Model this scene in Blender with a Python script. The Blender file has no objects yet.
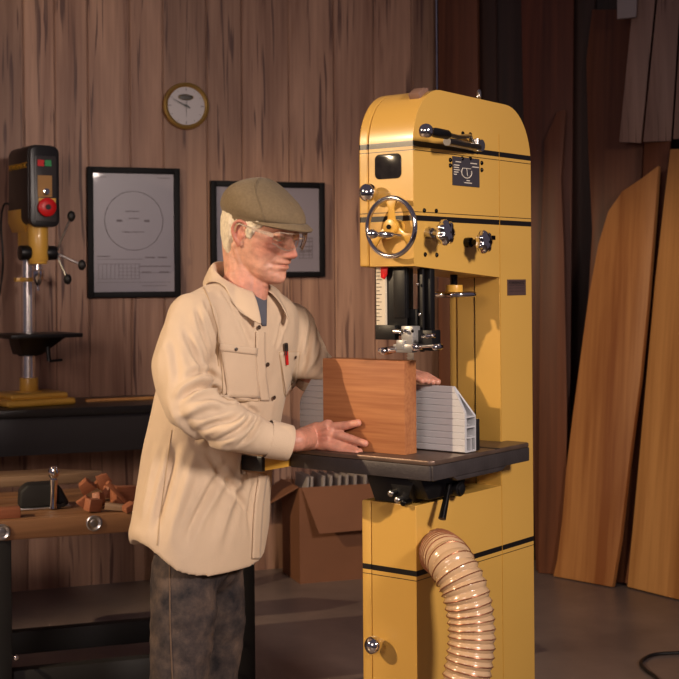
import bpy, bmesh, math, random
import numpy as np
from mathutils import Vector, Matrix, noise
from mathutils.bvhtree import BVHTree

S = bpy.context.scene
COL = S.collection
# ------------------------------------------------------------------ camera
FPX, CX, HY, ROLL, CAMH = 1350.0, 339.5, 281.0, 0.008, 1.45
cd = bpy.data.cameras.new('camera'); cam = bpy.data.objects.new('camera', cd); COL.objects.link(cam)
cd.sensor_width = 36.0; cd.lens = FPX/679*36.0
cd.shift_y = -(339.5-HY)/679.0
cam.location = (0, 0, CAMH)
cam.rotation_euler = (Matrix.Rotation(math.radians(90), 3, 'X') @ Matrix.Rotation(-ROLL, 3, 'Z')).to_euler()
cd.dof.use_dof = True; cd.dof.focus_distance = 3.5; cd.dof.aperture_fstop = 8.0
S.camera = cam
# ------------------------------------------------------------------ world, lights, exposure
w = bpy.data.worlds.new('world'); S.world = w; w.use_nodes = True
bg = w.node_tree.nodes['Background']; bg.inputs[0].default_value = (0.60, 0.48, 0.64, 1); bg.inputs[1].default_value = 0.12
S.view_settings.view_transform = 'Standard'; S.view_settings.look = 'None'
S.view_settings.gamma = 1.0; S.view_settings.use_curve_mapping = False
S.view_settings.exposure = 0.0

def aim(o, tgt):
    o.rotation_euler = (Vector(tgt)-Vector(o.location)).to_track_quat('-Z', 'Y').to_euler()
def spot(name, loc, tgt, power, color, size, angle, blend):
    l = bpy.data.lights.new(name, 'SPOT'); l.energy = power; l.color = color
    l.shadow_soft_size = size; l.spot_size = math.radians(angle); l.spot_blend = blend
    o = bpy.data.objects.new(name, l); COL.objects.link(o); o.location = loc; aim(o, tgt); return o
def area(name, loc, tgt, power, color, sx, sy):
    l = bpy.data.lights.new(name, 'AREA'); l.energy = power; l.color = color
    l.shape = 'RECTANGLE'; l.size = sx; l.size_y = sy
    o = bpy.data.objects.new(name, l); COL.objects.link(o); o.location = loc; aim(o, tgt); return o
KEY = Vector((-3.9, 2.15, 2.95))
key_dir = lambda az, el: Vector((math.cos(math.radians(az))*math.cos(math.radians(el)), math.sin(math.radians(az))*math.cos(math.radians(el)), math.sin(math.radians(el))))
spot('key_light', KEY, KEY+key_dir(30, -22), 640, (1.0, 0.74, 0.46), 0.022, 100, 0.1)
area('soft_light', (2.4, 0.2, 2.8), (-0.1, 3.6, 1.05), 30, (1.0, 0.84, 0.74), 0.6, 0.6).data.spread = math.radians(75)
area('fill_light', (-1.6, -0.6, 2.3), (-0.9, 5.0, 0.8), 12, (1.0, 0.78, 0.68), 1.6, 1.0).data.spread = math.radians(80)

# ------------------------------------------------------------------ helpers
def ray(px, py):
    x = px - ROLL*(py-HY) - CX
    y = py + ROLL*(px-CX) - HY
    return Vector((x/FPX, 1.0, -y/FPX))
CAMP = Vector((0, 0, CAMH))
def P(px, py, d): return CAMP + ray(px, py)*d
def hit(px, py, p0, n):
    r = ray(px, py); n = Vector(n)
    return CAMP + r*((Vector(p0)-CAMP).dot(n)/r.dot(n))
def Fl(px, py, z=0.0): return hit(px, py, (0, 0, z), (0, 0, 1))

def tag(o, label=None, cat=None, group=None, kind=None):
    if label: o['label'] = label
    if cat: o['category'] = cat
    if group: o['group'] = group
    if kind: o['kind'] = kind
    return o
def empty(name, loc=(0, 0, 0), rz=0.0, label=None, cat=None, group=None):
    o = bpy.data.objects.new(name, None); COL.objects.link(o)
    o.location = loc; o.rotation_euler = (0, 0, rz); o.empty_display_size = 0.05
    return tag(o, label, cat, group)

def frame_from(d):
    d = Vector(d).normalized()
    a = Vector((0, 0, 1)) if abs(d.z) < 0.9 else Vector((1, 0, 0))
    u = d.cross(a).normalized(); v = d.cross(u).normalized()
    return u, v, d

class MB:
    def __init__(s): s.bm = bmesh.new()
    def _add(s, vs, fs):
        bv = [s.bm.verts.new(v) for v in vs]
        for f in fs:
            try: s.bm.faces.new([bv[i] for i in f])
            except ValueError: pass
        return s
    def box(s, c, size, R=None):
        c = Vector(c); hx, hy, hz = size[0]/2, size[1]/2, size[2]/2
        vs = [Vector((x*hx, y*hy, z*hz)) for x in (-1, 1) for y in (-1, 1) for z in (-1, 1)]
        if R is not None: vs = [R @ v for v in vs]
        return s._add([c+v for v in vs], [(0,1,3,2),(4,6,7,5),(0,4,5,1),(2,3,7,6),(0,2,6,4),(1,5,7,3)])
    def bb(s, a, b):
        a = Vector(a); b = Vector(b)
        return s.box((a+b)/2, [abs(x) for x in (b-a)])
    def lathe(s, prof, p0, d, seg=28, closed=True):
        # prof: list of (radius, distance along d)
        u, v, d = frame_from(d); p0 = Vector(p0); vs = []; fs = []
        for r, t in prof:
            for k in range(seg):
                a = 2*math.pi*k/seg
                vs.append(p0 + d*t + (u*math.cos(a)+v*math.sin(a))*r)
        n = len(prof)
        for i in range(n-1):
            for k in range(seg):
                k2 = (k+1) % seg
                fs.append((i*seg+k, i*seg+k2, (i+1)*seg+k2, (i+1)*seg+k))
        if closed:
            fs.append(tuple(range(seg))[::-1]); fs.append(tuple((n-1)*seg+k for k in range(seg)))
        return s._add(vs, fs)
    def cyl(s, p0, p1, r0, r1=None, seg=20):
        p0 = Vector(p0); p1 = Vector(p1); r1 = r0 if r1 is None else r1
        return s.lathe([(r0, 0), (r1, (p1-p0).length)], p0, p1-p0, seg)
    def sphere(s, c, r, scale=(1, 1, 1), R=None, seg=20, rings=12):
        c = Vector(c); vs = [Vector((0, 0, 1))]; fs = []
        for i in range(1, rings):
            t = math.pi*i/rings
            for k in range(seg):
                a = 2*math.pi*k/seg
                vs.append(Vector((math.sin(t)*math.cos(a), math.sin(t)*math.sin(a), math.cos(t))))
        vs.append(Vector((0, 0, -1)))
        for k in range(seg):
            fs.append((0, 1+k, 1+(k+1) % seg))
            b = 1+(rings-2)*seg
            fs.append((len(vs)-1, b+(k+1) % seg, b+k))
        for i in range(rings-2):
            for k in range(seg):
                a = 1+i*seg; fs.append((a+k, a+seg+k, a+seg+(k+1) % seg, a+(k+1) % seg))
        out = []
        for v in vs:
            q = Vector((v.x*scale[0]*r, v.y*scale[1]*r, v.z*scale[2]*r))
            if R is not None: q = R @ q
            out.append(c+q)
        return s._add(out, fs)
    def capsule(s, p0, r0, p1, r1, seg=16):
        s.sphere(p0, r0, seg=seg, rings=10); s.sphere(p1, r1, seg=seg, rings=10)
        return s.cyl(p0, p1, r0, r1, seg)
    def chain(s, pts, seg=16):
        for (a, ra), (b, rb) in zip(pts[:-1], pts[1:]): s.capsule(a, ra, b, rb, seg)
        return s
    def tube(s, pts, r, seg=12, caps=True, closed=False):
        pts = [Vector(p) for p in pts]; n = len(pts); rs = r if isinstance(r, (list, tuple)) else [r]*n
        vs = []; fs = []; u = None
        for i, p in enumerate(pts):
            if closed: t = (pts[(i+1) % n]-pts[i-1]).normalized()
            else: t = (pts[min(i+1, n-1)]-pts[max(i-1, 0)]).normalized()
            if u is None: u = frame_from(t)[0]
            u = (u - t*u.dot(t)).normalized(); v = t.cross(u)
            for k in range(seg):
                a = 2*math.pi*k/seg; vs.append(p+(u*math.cos(a)+v*math.sin(a))*rs[i])
        m = n if closed else n-1
        for i in range(m):
            for k in range(seg):
                k2 = (k+1) % seg; j = (i+1) % n
                fs.append((i*seg+k, i*seg+k2, j*seg+k2, j*seg+k))
        if caps and not closed:
            fs.append(tuple(range(seg))[::-1]); fs.append(tuple((n-1)*seg+k for k in range(seg)))
        return s._add(vs, fs)
    def ring(s, c, n, R, r, seg=48, sec=10):
        u, v, d = frame_from(n); c = Vector(c)
        return s.tube([c+(u*math.cos(2*math.pi*k/seg)+v*math.sin(2*math.pi*k/seg))*R for k in range(seg)], r, sec, closed=True)
    def prism(s, poly, ext):
        # poly: 3D points in a plane, ext: extrusion vector
        poly = [Vector(p) for p in poly]; e = Vector(ext); n = len(poly)
        vs = poly+[p+e for p in poly]
        fs = [tuple(range(n)), tuple(range(n, 2*n))[::-1]]+[(i, (i+1) % n, n+(i+1) % n, n+i) for i in range(n)]
        return s._add(vs, fs)
    def grid(s, rows, closeu=False, closev=False):
        nr = len(rows); nc = len(rows[0]); vs = [v for r in rows for v in r]; fs = []
        for i in range(nr if closeu else nr-1):
            for k in range(nc if closev else nc-1):
                i2 = (i+1) % nr; k2 = (k+1) % nc
                fs.append((i*nc+k, i*nc+k2, i2*nc+k2, i2*nc+k))
        return s._add(vs, fs)
    def build(s, name, mat=None, parent=None, smooth=35, bevel=0, label=None, solid=0, sub=0, seg=2):
        bm = s.bm
        bmesh.ops.recalc_face_normals(bm, faces=bm.faces)
        if bevel:
            ed = [e for e in bm.edges if len(e.link_faces) == 2 and e.calc_face_angle(0) > math.radians(30)]
            bmesh.ops.bevel(bm, geom=ed, offset=bevel, segments=seg, affect='EDGES', profile=0.5, clamp_overlap=True)
        me = bpy.data.meshes.new(name)
        if smooth:
            lim = math.radians(smooth)
            for f in bm.faces: f.smooth = True
            for e in bm.edges:
                if len(e.link_faces) == 2: e.smooth = e.calc_face_angle(0) < lim
        bm.to_mesh(me); bm.free()
        o = bpy.data.objects.new(name, me); COL.objects.link(o)
        if mat: me.materials.append(mat)
        if parent: o.parent = parent
        if label: o['label'] = label
        if solid:
            m = o.modifiers.new('solidify', 'SOLIDIFY'); m.thickness = solid; m.offset = 0
        if sub:
            m = o.modifiers.new('subsurf', 'SUBSURF'); m.levels = sub; m.render_levels = sub
        return o

def copy_tree(o, parent=None):
    kids = [c for c in bpy.data.objects if c.parent == o]
    c = o.copy(); COL.objects.link(c); c.parent = parent
    for k in kids: copy_tree(k, c)
    return c

def catmull(pts, n):
    pts = [Vector(p) for p in pts]; out = []
    q = [pts[0]*2-pts[1]]+pts+[pts[-1]*2-pts[-2]]
    for i in range(1, len(q)-2):
        for k in range(n):
            t = k/n
            out.append(0.5*((2*q[i])+(-q[i-1]+q[i+1])*t+(2*q[i-1]-5*q[i]+4*q[i+1]-q[i+2])*t*t+(-q[i-1]+3*q[i]-3*q[i+1]+q[i+2])*t**3))
    out.append(pts[-1]); return out

# ------------------------------------------------------------------ materials
def srgb(r, g, b):
    f = lambda c: (c/255/12.92) if c/255 <= 0.04045 else ((c/255+0.055)/1.055)**2.4
    return (f(r), f(g), f(b), 1)
def newmat(name):
    m = bpy.data.materials.new(name); m.use_nodes = True
    return m, m.node_tree, m.node_tree.nodes['Principled BSDF']
def N(nt, t, **kw):
    n = nt.nodes.new(t)
    for k, v in kw.items(): setattr(n, k, v)
    return n
def plain(name, col, rough=0.5, metal=0.0, bump=0.0, bscale=200.0, var=0.0, vscale=8.0, coat=0.0, spec=0.5, sheen=0.0):
    m, nt, b = newmat(name)
    b.inputs['Base Color'].default_value = col; b.inputs['Roughness'].default_value = rough
    b.inputs['Metallic'].default_value = metal; b.inputs['Coat Weight'].default_value = coat
    b.inputs['Specular IOR Level'].default_value = spec; b.inputs['Sheen Weight'].default_value = sheen
    tc = N(nt, 'ShaderNodeTexCoord')
    nz = N(nt, 'ShaderNodeTexNoise'); nz.inputs['Scale'].default_value = vscale; nz.inputs['Detail'].default_value = 5
    nt.links.new(tc.outputs['Object'], nz.inputs['Vector'])
    mx = N(nt, 'ShaderNodeMix', data_type='RGBA', blend_type='MULTIPLY')
    mr = N(nt, 'ShaderNodeMapRange'); v = max(var, 0.03)
    mr.inputs['From Min'].default_value = 0.3; mr.inputs['From Max'].default_value = 0.7
    mr.inputs['To Min'].default_value = 1-v; mr.inputs['To Max'].default_value = 1+v*0.5
    nt.links.new(nz.outputs['Fac'], mr.inputs['Value'])
    mx.inputs[0].default_value = 1.0; mx.inputs[6].default_value = col
    nt.links.new(mr.outputs[0], mx.inputs[7]); nt.links.new(mx.outputs[2], b.inputs['Base Color'])
    if bump:
        n2 = N(nt, 'ShaderNodeTexNoise'); n2.inputs['Scale'].default_value = bscale; n2.inputs['Detail'].default_value = 3
        bp = N(nt, 'ShaderNodeBump'); bp.inputs['Strength'].default_value = bump; bp.inputs['Distance'].default_value = 0.002
        nt.links.new(tc.outputs['Object'], n2.inputs['Vector']); nt.links.new(n2.outputs['Fac'], bp.inputs['Height'])
        nt.links.new(bp.outputs[0], b.inputs['Normal'])
    return m
def wood(name, light, dark, axis=2, fine=60.0, broad=9.0, rough=0.5, streak=0.0, streakcol=None, attr=False, wave=0.35, spec=0.35):
    """grain that runs along local axis; streak = amount of near-black mineral streaks"""
    m, nt, b = newmat(name)
    L = nt.links.new
    tc = N(nt, 'ShaderNodeTexCoord'); vec = tc.outputs['Object']
    if attr:
        at = N(nt, 'ShaderNodeAttribute'); at.attribute_name = 'rnd'
        cb = N(nt, 'ShaderNodeCombineXYZ'); ml = N(nt, 'ShaderNodeMath', operation='MULTIPLY'); ml.inputs[1].default_value = 37.0
        L(at.outputs['Fac'], ml.inputs[0]); L(ml.outputs[0], cb.inputs[0]); L(ml.outputs[0], cb.inputs[2])
        ad = N(nt, 'ShaderNodeVectorMath', operation='ADD'); L(vec, ad.inputs[0]); L(cb.outputs[0], ad.inputs[1]); vec = ad.outputs[0]
    def mapped(sx, sl):
        mp = N(nt, 'ShaderNodeMapping'); sc = [sx]*3; sc[axis] = sl; mp.inputs['Scale'].default_value = sc
        L(vec, mp.inputs['Vector']); return mp.outputs[0]
    n1 = N(nt, 'ShaderNodeTexNoise'); n1.inputs['Scale'].default_value = 1; n1.inputs['Detail'].default_value = 6; n1.inputs['Distortion'].default_value = 0.6
    L(mapped(broad, broad*0.09), n1.inputs['Vector'])
    n2 = N(nt, 'ShaderNodeTexNoise'); n2.inputs['Scale'].default_value = 1; n2.inputs['Detail'].default_value = 4
    L(mapped(fine, fine*0.04), n2.inputs['Vector'])
    s = N(nt, 'ShaderNodeMath', operation='MULTIPLY_ADD'); s.inputs[1].default_value = wave
    L(n2.outputs['Fac'], s.inputs[0]); L(n1.outputs['Fac'], s.inputs[2])
    mr = N(nt, 'ShaderNodeMapRange'); mr.inputs['From Min'].default_value = 0.38+wave*0.4; mr.inputs['From Max'].default_value = 0.66+wave*0.6
    L(s.outputs[0], mr.inputs['Value'])
    mx = N(nt, 'ShaderNodeMix', data_type='RGBA'); mx.inputs[6].default_value = light; mx.inputs[7].default_value = dark
    L(mr.outputs[0], mx.inputs[0]); out = mx.outputs[2]
    if attr:
        m2 = N(nt, 'ShaderNodeMapRange'); m2.inputs['To Min'].default_value = 0.72; m2.inputs['To Max'].default_value = 1.15
        L(at.outputs['Fac'], m2.inputs['Value'])
        mm = N(nt, 'ShaderNodeMix', data_type='RGBA', blend_type='MULTIPLY'); mm.inputs[0].default_value = 1
        L(out, mm.inputs[6]); L(m2.outputs[0], mm.inputs[7]); out = mm.outputs[2]
    if streak:
        n3 = N(nt, 'ShaderNodeTexNoise'); n3.inputs['Scale'].default_value = 1; n3.inputs['Detail'].default_value = 2; n3.inputs['Distortion'].default_value = 0.4
        L(mapped(42, 1.9), n3.inputs['Vector'])
        n4 = N(nt, 'ShaderNodeTexNoise'); n4.inputs['Scale'].default_value = 1; n4.inputs['Detail'].default_value = 1
        L(mapped(4.5, 0.8), n4.inputs['Vector'])
        m3 = N(nt, 'ShaderNodeMapRange'); m3.inputs['From Min'].default_value = 0.57; m3.inputs['From Max'].default_value = 0.64; L(n3.outputs['Fac'], m3.inputs['Value'])
        m4 = N(nt, 'ShaderNodeMapRange'); m4.inputs['From Min'].default_value = 0.40; m4.inputs['From Max'].default_value = 0.52; L(n4.outputs['Fac'], m4.inputs['Value'])
        mu = N(nt, 'ShaderNodeMath', operation='MULTIPLY'); L(m3.outputs[0], mu.inputs[0]); L(m4.outputs[0], mu.inputs[1])
        mu2 = N(nt, 'ShaderNodeMath', operation='MULTIPLY'); L(mu.outputs[0], mu2.inputs[0]); mu2.inputs[1].default_value = streak
        ms = N(nt, 'ShaderNodeMix', data_type='RGBA'); L(mu2.outputs[0], ms.inputs[0]); L(out, ms.inputs[6]); ms.inputs[7].default_value = streakcol; out = ms.outputs[2]
    L(out, b.inputs['Base Color']); b.inputs['Roughness'].default_value = rough; b.inputs['Specular IOR Level'].default_value = spec
    bp = N(nt, 'ShaderNodeBump'); bp.inputs['Strength'].default_value = 0.15; bp.inputs['Distance'].default_value = 0.003
    L(n2.outputs['Fac'], bp.inputs['Height']); L(bp.outputs[0], b.inputs['Normal'])
    return m
M = {}
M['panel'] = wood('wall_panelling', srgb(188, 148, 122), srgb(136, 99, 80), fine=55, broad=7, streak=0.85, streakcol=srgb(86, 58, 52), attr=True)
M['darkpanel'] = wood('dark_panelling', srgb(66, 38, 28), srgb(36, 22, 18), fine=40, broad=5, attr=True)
M['slab'] = wood('cherry_slab', srgb(190, 134, 80), srgb(140, 84, 44), fine=45, broad=6)
M['slab2'] = wood('pale_cherry_slab', srgb(205, 152, 94), srgb(160, 108, 60), fine=45, broad=5)
M['redslab'] = wood('red_brown_slab', srgb(104, 56, 36), srgb(50, 26, 18), fine=40, broad=5)
M['deepslab'] = wood('deep_brown_slab', srgb(116, 70, 46), srgb(68, 38, 26), fine=40, broad=5)
M['greyboard'] = wood('grey_board', srgb(150, 120, 106), srgb(116, 88, 78), fine=50, broad=8, streak=1, streakcol=srgb(70, 48, 42))
M['block'] = wood('cherry_block', srgb(178, 120, 76), srgb(144, 86, 52), axis=1, fine=110, broad=16, rough=0.55, wave=0.8)
M['benchwood'] = wood('bench_top_wood', srgb(148, 108, 74), srgb(96, 64, 42), axis=0, fine=60, broad=9)
M['offcut'] = wood('offcut_wood', srgb(166, 106, 76), srgb(124, 72, 48), axis=0, fine=90, broad=14)
M['paleoff'] = wood('pale_offcut_wood', srgb(150, 124, 98), srgb(116, 90, 68), axis=0, fine=90, broad=14)
M['chrome'] = plain('chrome', (0.80, 0.78, 0.76, 1), 0.09, 1.0)
M['bright'] = plain('polished_column_steel', (0.82, 0.79, 0.75, 1), 0.24, 0.85)
M['steel'] = plain('brushed_steel', (0.55, 0.53, 0.5, 1), 0.28, 1.0)
M['black'] = plain('black_paint', srgb(26, 24, 25), 0.35)
M['blackmetal'] = plain('black_metal', srgb(16, 15, 16), 0.42, 0.2)
M['matblack'] = plain('matt_black', srgb(13, 12, 13), 0.7)
M['greydark'] = plain('dark_grey_plastic', srgb(52, 48, 48), 0.4)
M['castiron'] = plain('cast_iron', srgb(112, 92, 80), 0.38, 0.55, bump=0.3, bscale=90, var=0.25, vscale=14)
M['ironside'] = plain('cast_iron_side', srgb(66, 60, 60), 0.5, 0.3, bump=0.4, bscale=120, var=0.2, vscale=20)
M['alu'] = plain('anodised_aluminium', (0.60, 0.60, 0.62, 1), 0.4, 0.2, bump=0.05)
M['redplastic'] = plain('red_plastic', srgb(200, 22, 26), 0.35)
M['green'] = plain('green_plastic', srgb(40, 140, 80), 0.4)
M['white'] = plain('white_enamel', srgb(225, 222, 215), 0.4)
M['paper'] = plain('drawing_paper', srgb(146, 138, 146), 0.35, var=0.06, vscale=3, coat=0.4)
M['ink'] = plain('pencil_line', srgb(118, 108, 113), 0.6)
M['frameblack'] = plain('picture_frame_black', srgb(12, 10, 11), 0.6, spec=0.25)
M['brass'] = plain('brass', srgb(190, 154, 84), 0.42, 0.75)
M['clockface'] = plain('clock_face', srgb(200, 192, 190), 0.4)
M['card'] = plain('cardboard', srgb(128, 84, 57), 0.8, var=0.08, vscale=6)
M['cardedge'] = plain('pale_board_edge', srgb(150, 140, 134), 0.7)
M['rubber'] = plain('black_rubber', srgb(18, 16, 16), 0.5)
M['bolt'] = plain('black_bolt', srgb(22, 20, 20), 0.22, 0.6)

def yellow_material():
    m, nt, b = newmat('mustard_enamel'); L = nt.links.new
    b.inputs['Roughness'].default_value = 0.34; b.inputs['Coat Weight'].default_value = 0.15; b.inputs['Coat Roughness'].default_value = 0.15
    tc = N(nt, 'ShaderNodeTexCoord'); sp = N(nt, 'ShaderNodeSeparateXYZ'); L(tc.outputs['Object'], sp.inputs[0])
    prev = None
    def band(z0, z1):
        a = N(nt, 'ShaderNodeMath', operation='GREATER_THAN'); a.inputs[1].default_value = z0; L(sp.outputs[2], a.inputs[0])
        c = N(nt, 'ShaderNodeMath', operation='LESS_THAN'); c.inputs[1].default_value = z1; L(sp.outputs[2], c.inputs[0])
        d = N(nt, 'ShaderNodeMath', operation='MULTIPLY'); L(a.outputs[0], d.inputs[0]); L(c.outputs[0], d.inputs[1]); return d.outputs[0]
    for z0, z1 in STRIPES:
        q = band(z0, z1)
        if prev is None: prev = q
        else:
            mx = N(nt, 'ShaderNodeMath', operation='MAXIMUM'); L(prev, mx.inputs[0]); L(q, mx.inputs[1]); prev = mx.outputs[0]
    nz = N(nt, 'ShaderNodeTexNoise'); nz.inputs['Scale'].default_value = 3; L(tc.outputs['Object'], nz.inputs['Vector'])
    c0 = N(nt, 'ShaderNodeMix', data_type='RGBA'); c0.inputs[6].default_value = srgb(210, 166, 82); c0.inputs[7].default_value = srgb(204, 159, 76); L(nz.outputs['Fac'], c0.inputs[0])
    c1 = N(nt, 'ShaderNodeMix', data_type='RGBA'); L(prev, c1.inputs[0]); L(c0.outputs[2], c1.inputs[6]); c1.inputs[7].default_value = srgb(22, 18, 16)
    L(c1.outputs[2], b.inputs['Base Color']); return m
STRIPES = [(1.788, 1.802), (1.778, 1.780), (1.6005, 1.6145), (1.622, 1.624), (0.705, 0.719), (0.693, 0.695)]
M['yellow'] = yellow_material()
M['yel'] = plain('mustard_paint', srgb(216, 166, 68), 0.35, coat=0.2)

def floor_material():
    m, nt, b = newmat('polished_concrete'); L = nt.links.new
    tc = N(nt, 'ShaderNodeTexCoord')
    n1 = N(nt, 'ShaderNodeTexNoise'); n1.inputs['Scale'].default_value = 1.2; n1.inputs['Detail'].default_value = 8; n1.inputs['Roughness'].default_value = 0.65
    L(tc.outputs['Object'], n1.inputs['Vector'])
    cr = N(nt, 'ShaderNodeMix', data_type='RGBA'); cr.inputs[6].default_value = srgb(98, 88, 86); cr.inputs[7].default_value = srgb(134, 118, 110)
    mr = N(nt, 'ShaderNodeMapRange'); mr.inputs['From Min'].default_value = 0.35; mr.inputs['From Max'].default_value = 0.65
    L(n1.outputs['Fac'], mr.inputs[0]); L(mr.outputs[0], cr.inputs[0]); L(cr.outputs[2], b.inputs['Base Color'])
    b.inputs['Roughness'].default_value = 0.34; b.inputs['Specular IOR Level'].default_value = 0.4
    return m
M['floor'] = floor_material()
# ------------------------------------------------------------------ room
b = MB(); b.bb((-6, -3, -0.1), (5, 9, 0)); tag(b.build('floor', M['floor']), kind='structure')
WO = Vector((-239.5/FPX*6.50, 6.50, 0)); WA = math.radians(21)
WX = Vector((math.cos(WA), math.sin(WA), 0)); WN = Vector((math.sin(WA), -math.cos(WA), 0))  # WN points into the room
def Wp(px, py, off=0.0):     # pixel -> wall-local (x, distance off the wall towards the room, z)
    q = hit(px, py, WO+WN*off, WN)
    return (q-WO).dot(WX), q.z
cornerx = Wp(438, 200)[0]
corner = WO+WX*cornerx
rnd = random.Random(4)
def boards(name, mat, x0, x1, xs, height, thick=0.03):
    bm = MB(); lay = bm.bm.faces.layers.float.new('rnd')
    xs = [x0]+[x for x in xs if x0 < x < x1]+[x1]
    bm.bb((x0, 0.006, 0), (x1, 0.1, height))
    for a, c in zip(xs[:-1], xs[1:]):
        before = set(bm.bm.faces); g = 0.0022; ch = 0.004
        pts = [(a+g, 0.01), (a+g, -0.0+ch), (a+g+ch, 0), (c-g-ch, 0), (c-g, ch), (c-g, 0.01)]
        bm.prism([(x, y, 0) for x, y in pts], (0, 0, height))
        r = rnd.random()
        for f in bm.bm.faces:
            if f not in before: f[lay] = r
    o = bm.build(name, mat, smooth=0); return o
seams = [Wp(px, 120)[0] for px in (-60, -22, 24, 55, 88, 130, 163, 207, 242, 289, 334, 374, 412)]
extra = [seams[0]-0.2*k for k in range(12, 0, -1)]
wl = boards('wall_left', M['panel'], -4.2, cornerx, extra+seams, 3.6)
wl.location = WO; wl.rotation_euler = (0, 0, WA); tag(wl, kind='structure')
RA = math.radians(-20); RX = Vector((math.cos(RA), math.sin(RA), 0)); RN = Vector((math.sin(RA), -math.cos(RA), 0))
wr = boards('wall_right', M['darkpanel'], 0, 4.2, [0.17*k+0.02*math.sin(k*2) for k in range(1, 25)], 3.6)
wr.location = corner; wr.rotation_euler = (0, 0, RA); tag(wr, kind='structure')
def Rp(px, py, off=0.0):
    q = hit(px, py, corner+RN*off, RN); return (q-corner).dot(RX), q.z
def wall_thing(name, px, py, label, cat, off=0.0, right=False):
    n = RN if right else WN; o = corner if right else WO
    q = hit(px, py, o, n)+n*off
    return empty(name, q, RA if right else WA, label, cat)

# ---- clock
clk = wall_thing('wall_clock', 185, 106.5, 'round brass-rimmed wall clock with a pale face on the plank wall', 'clock')
b = MB(); b.lathe([(0.112, 0), (0.116, 0.012), (0.114, 0.030), (0.104, 0.036), (0.094, 0.030), (0.094, 0.02)], (0, 0, 0), (0, -1, 0), 56); b.build('rim', M['brass'], clk)
b = MB(); b.cyl((0, -0.018, 0), (0, -0.023, 0), 0.0945, seg=48); face = b.build('clock_face', M['clockface'], clk)
for k in range(12):
    b = MB(); a = math.radians(30*k); L = 0.014 if k % 3 == 0 else 0.007
    c = Vector((math.sin(a)*0.082, -0.0238, math.cos(a)*0.082))
    b.box(c, (0.004 if k % 3 == 0 else 0.0025, 0.001, L), Matrix.Rotation(a, 3, 'Y'))
    b.build('hour_mark', M['ink'], face)
b = MB(); b.sphere((-0.002, -0.0245, 0.042), 1, (0.040, 0.0018, 0.015), seg=32); b.build('oval_badge', plain('badge_dark', srgb(46, 34, 16), 0.4), face)
b = MB(); b.ring((0, 0, 0), (0, 1, 0), 1, 0.03, 40, 6)
for v in b.bm.verts: v.co = Vector((v.co.x*0.037-0.002, -0.0262+v.co.y*0.01, v.co.z*0.0125+0.042))
b.build('badge_ring', M['brass'], face)
def hand(name, ang, ln, tail, wd, y):
    b = MB(); a = math.radians(ang); d = Vector((math.sin(a), 0, math.cos(a))); n = Vector((d.z, 0, -d.x))
    b.prism([d*ln+n*wd*0.3+Vector((0, y, 0)), d*ln-n*wd*0.3+Vector((0, y, 0)), -d*tail-n*wd+Vector((0, y, 0)), -d*tail+n*wd+Vector((0, y, 0))], (0, -0.001, 0))
    b.build(name, M['black'], clk, smooth=0)
hand('minute_hand', 296, 0.072, 0.022, 0.0035, -0.027); hand('hour_hand', 294, 0.045, 0.012, 0.005, -0.0285); hand('second_hand', 181, 0.055, 0.03, 0.0012, -0.030)
b = MB(); b.cyl((0, -0.023, 0), (0, -0.033, 0), 0.006); b.build('hub', M['black'], clk)

# ---- framed drawings
def picture(name, x0, y0, x1, y1, label, marks):
    ax, az = Wp(x0, y0, 0.02); bx, bz = Wp(x1, y1, 0.02)
    W, H = bx-ax, az-bz
    r = empty(name, WO+WX*(ax+bx)/2+Vector((0, 0, bz)), WA, label, 'framed picture')
    t = 0.028
    b = MB(); b.bb((-W/2, -0.03, 0), (-W/2+t, -0.002, H)); b.bb((W/2-t, -0.03, 0), (W/2, -0.002, H))
    b.bb((-W/2+t, -0.03, 0), (W/2-t, -0.002, t)); b.bb((-W/2+t, -0.03, H-t), (W/2-t, -0.002, H))
    b.build('picture_frame', M['frameblack'], r, bevel=0.002)
    b = MB(); b.bb((-W/2+t, -0.014, t), (W/2-t, -0.004, H-t)); pg = b.build('drawing_sheet', M['paper'], r)
    b = MB(); marks(b, W-2*t, H-2*t, t); o = b.build('pencil_lines', M['ink'], pg, smooth=0)
def m1(b, W, H, t):
    cx, cz, R = 0.0, t+H*0.60, W*0.36
    b.ring((cx, -0.0148, cz), (0, 1, 0), R, 0.0014, 72, 6)
    def ln(x0, z0, x1, z1, w=0.0016): 
        x0, x1 = (x0-0.5)*W, (x1-0.5)*W; z0, z1 = t+z0*H, t+z1*H
        b.bb((min(x0, x1)-w/2, -0.0156, min(z0, z1)-w/2), (max(x0, x1)+w/2, -0.0141, max(z0, z1)+w/2))
    for x0, x1, z, w in ((.40, .56, .68, .004), (.36, .62, .505, .004), (.30, .34, .60, .010), (.64, .68, .60, .010), (.44, .56, .62, .004), (.04, .16, .965, .003), (.80, .95, .965, .003), (.05, .6, .275, .002), (.05, .2, .30, .004), (.64, .75, .29, .006), (.8, .9, .29, .006), (.57, .95, .215, .005), (.57, .95, .16, .002), (.05, .95, .08, .002), (.6, .7, .165, .007), (.82, .92, .165, .007), (.05, .57, .11, .002), (.05, .57, .235, .002), (.6, .9, .05, .003)):
        ln(x0, z, x1, z, w)
    for k in range(11): ln(.06+.05*k, .11, .06+.05*k, .235)
    for z in (.14, .17, .2): ln(.3, z, .57, z)
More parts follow.
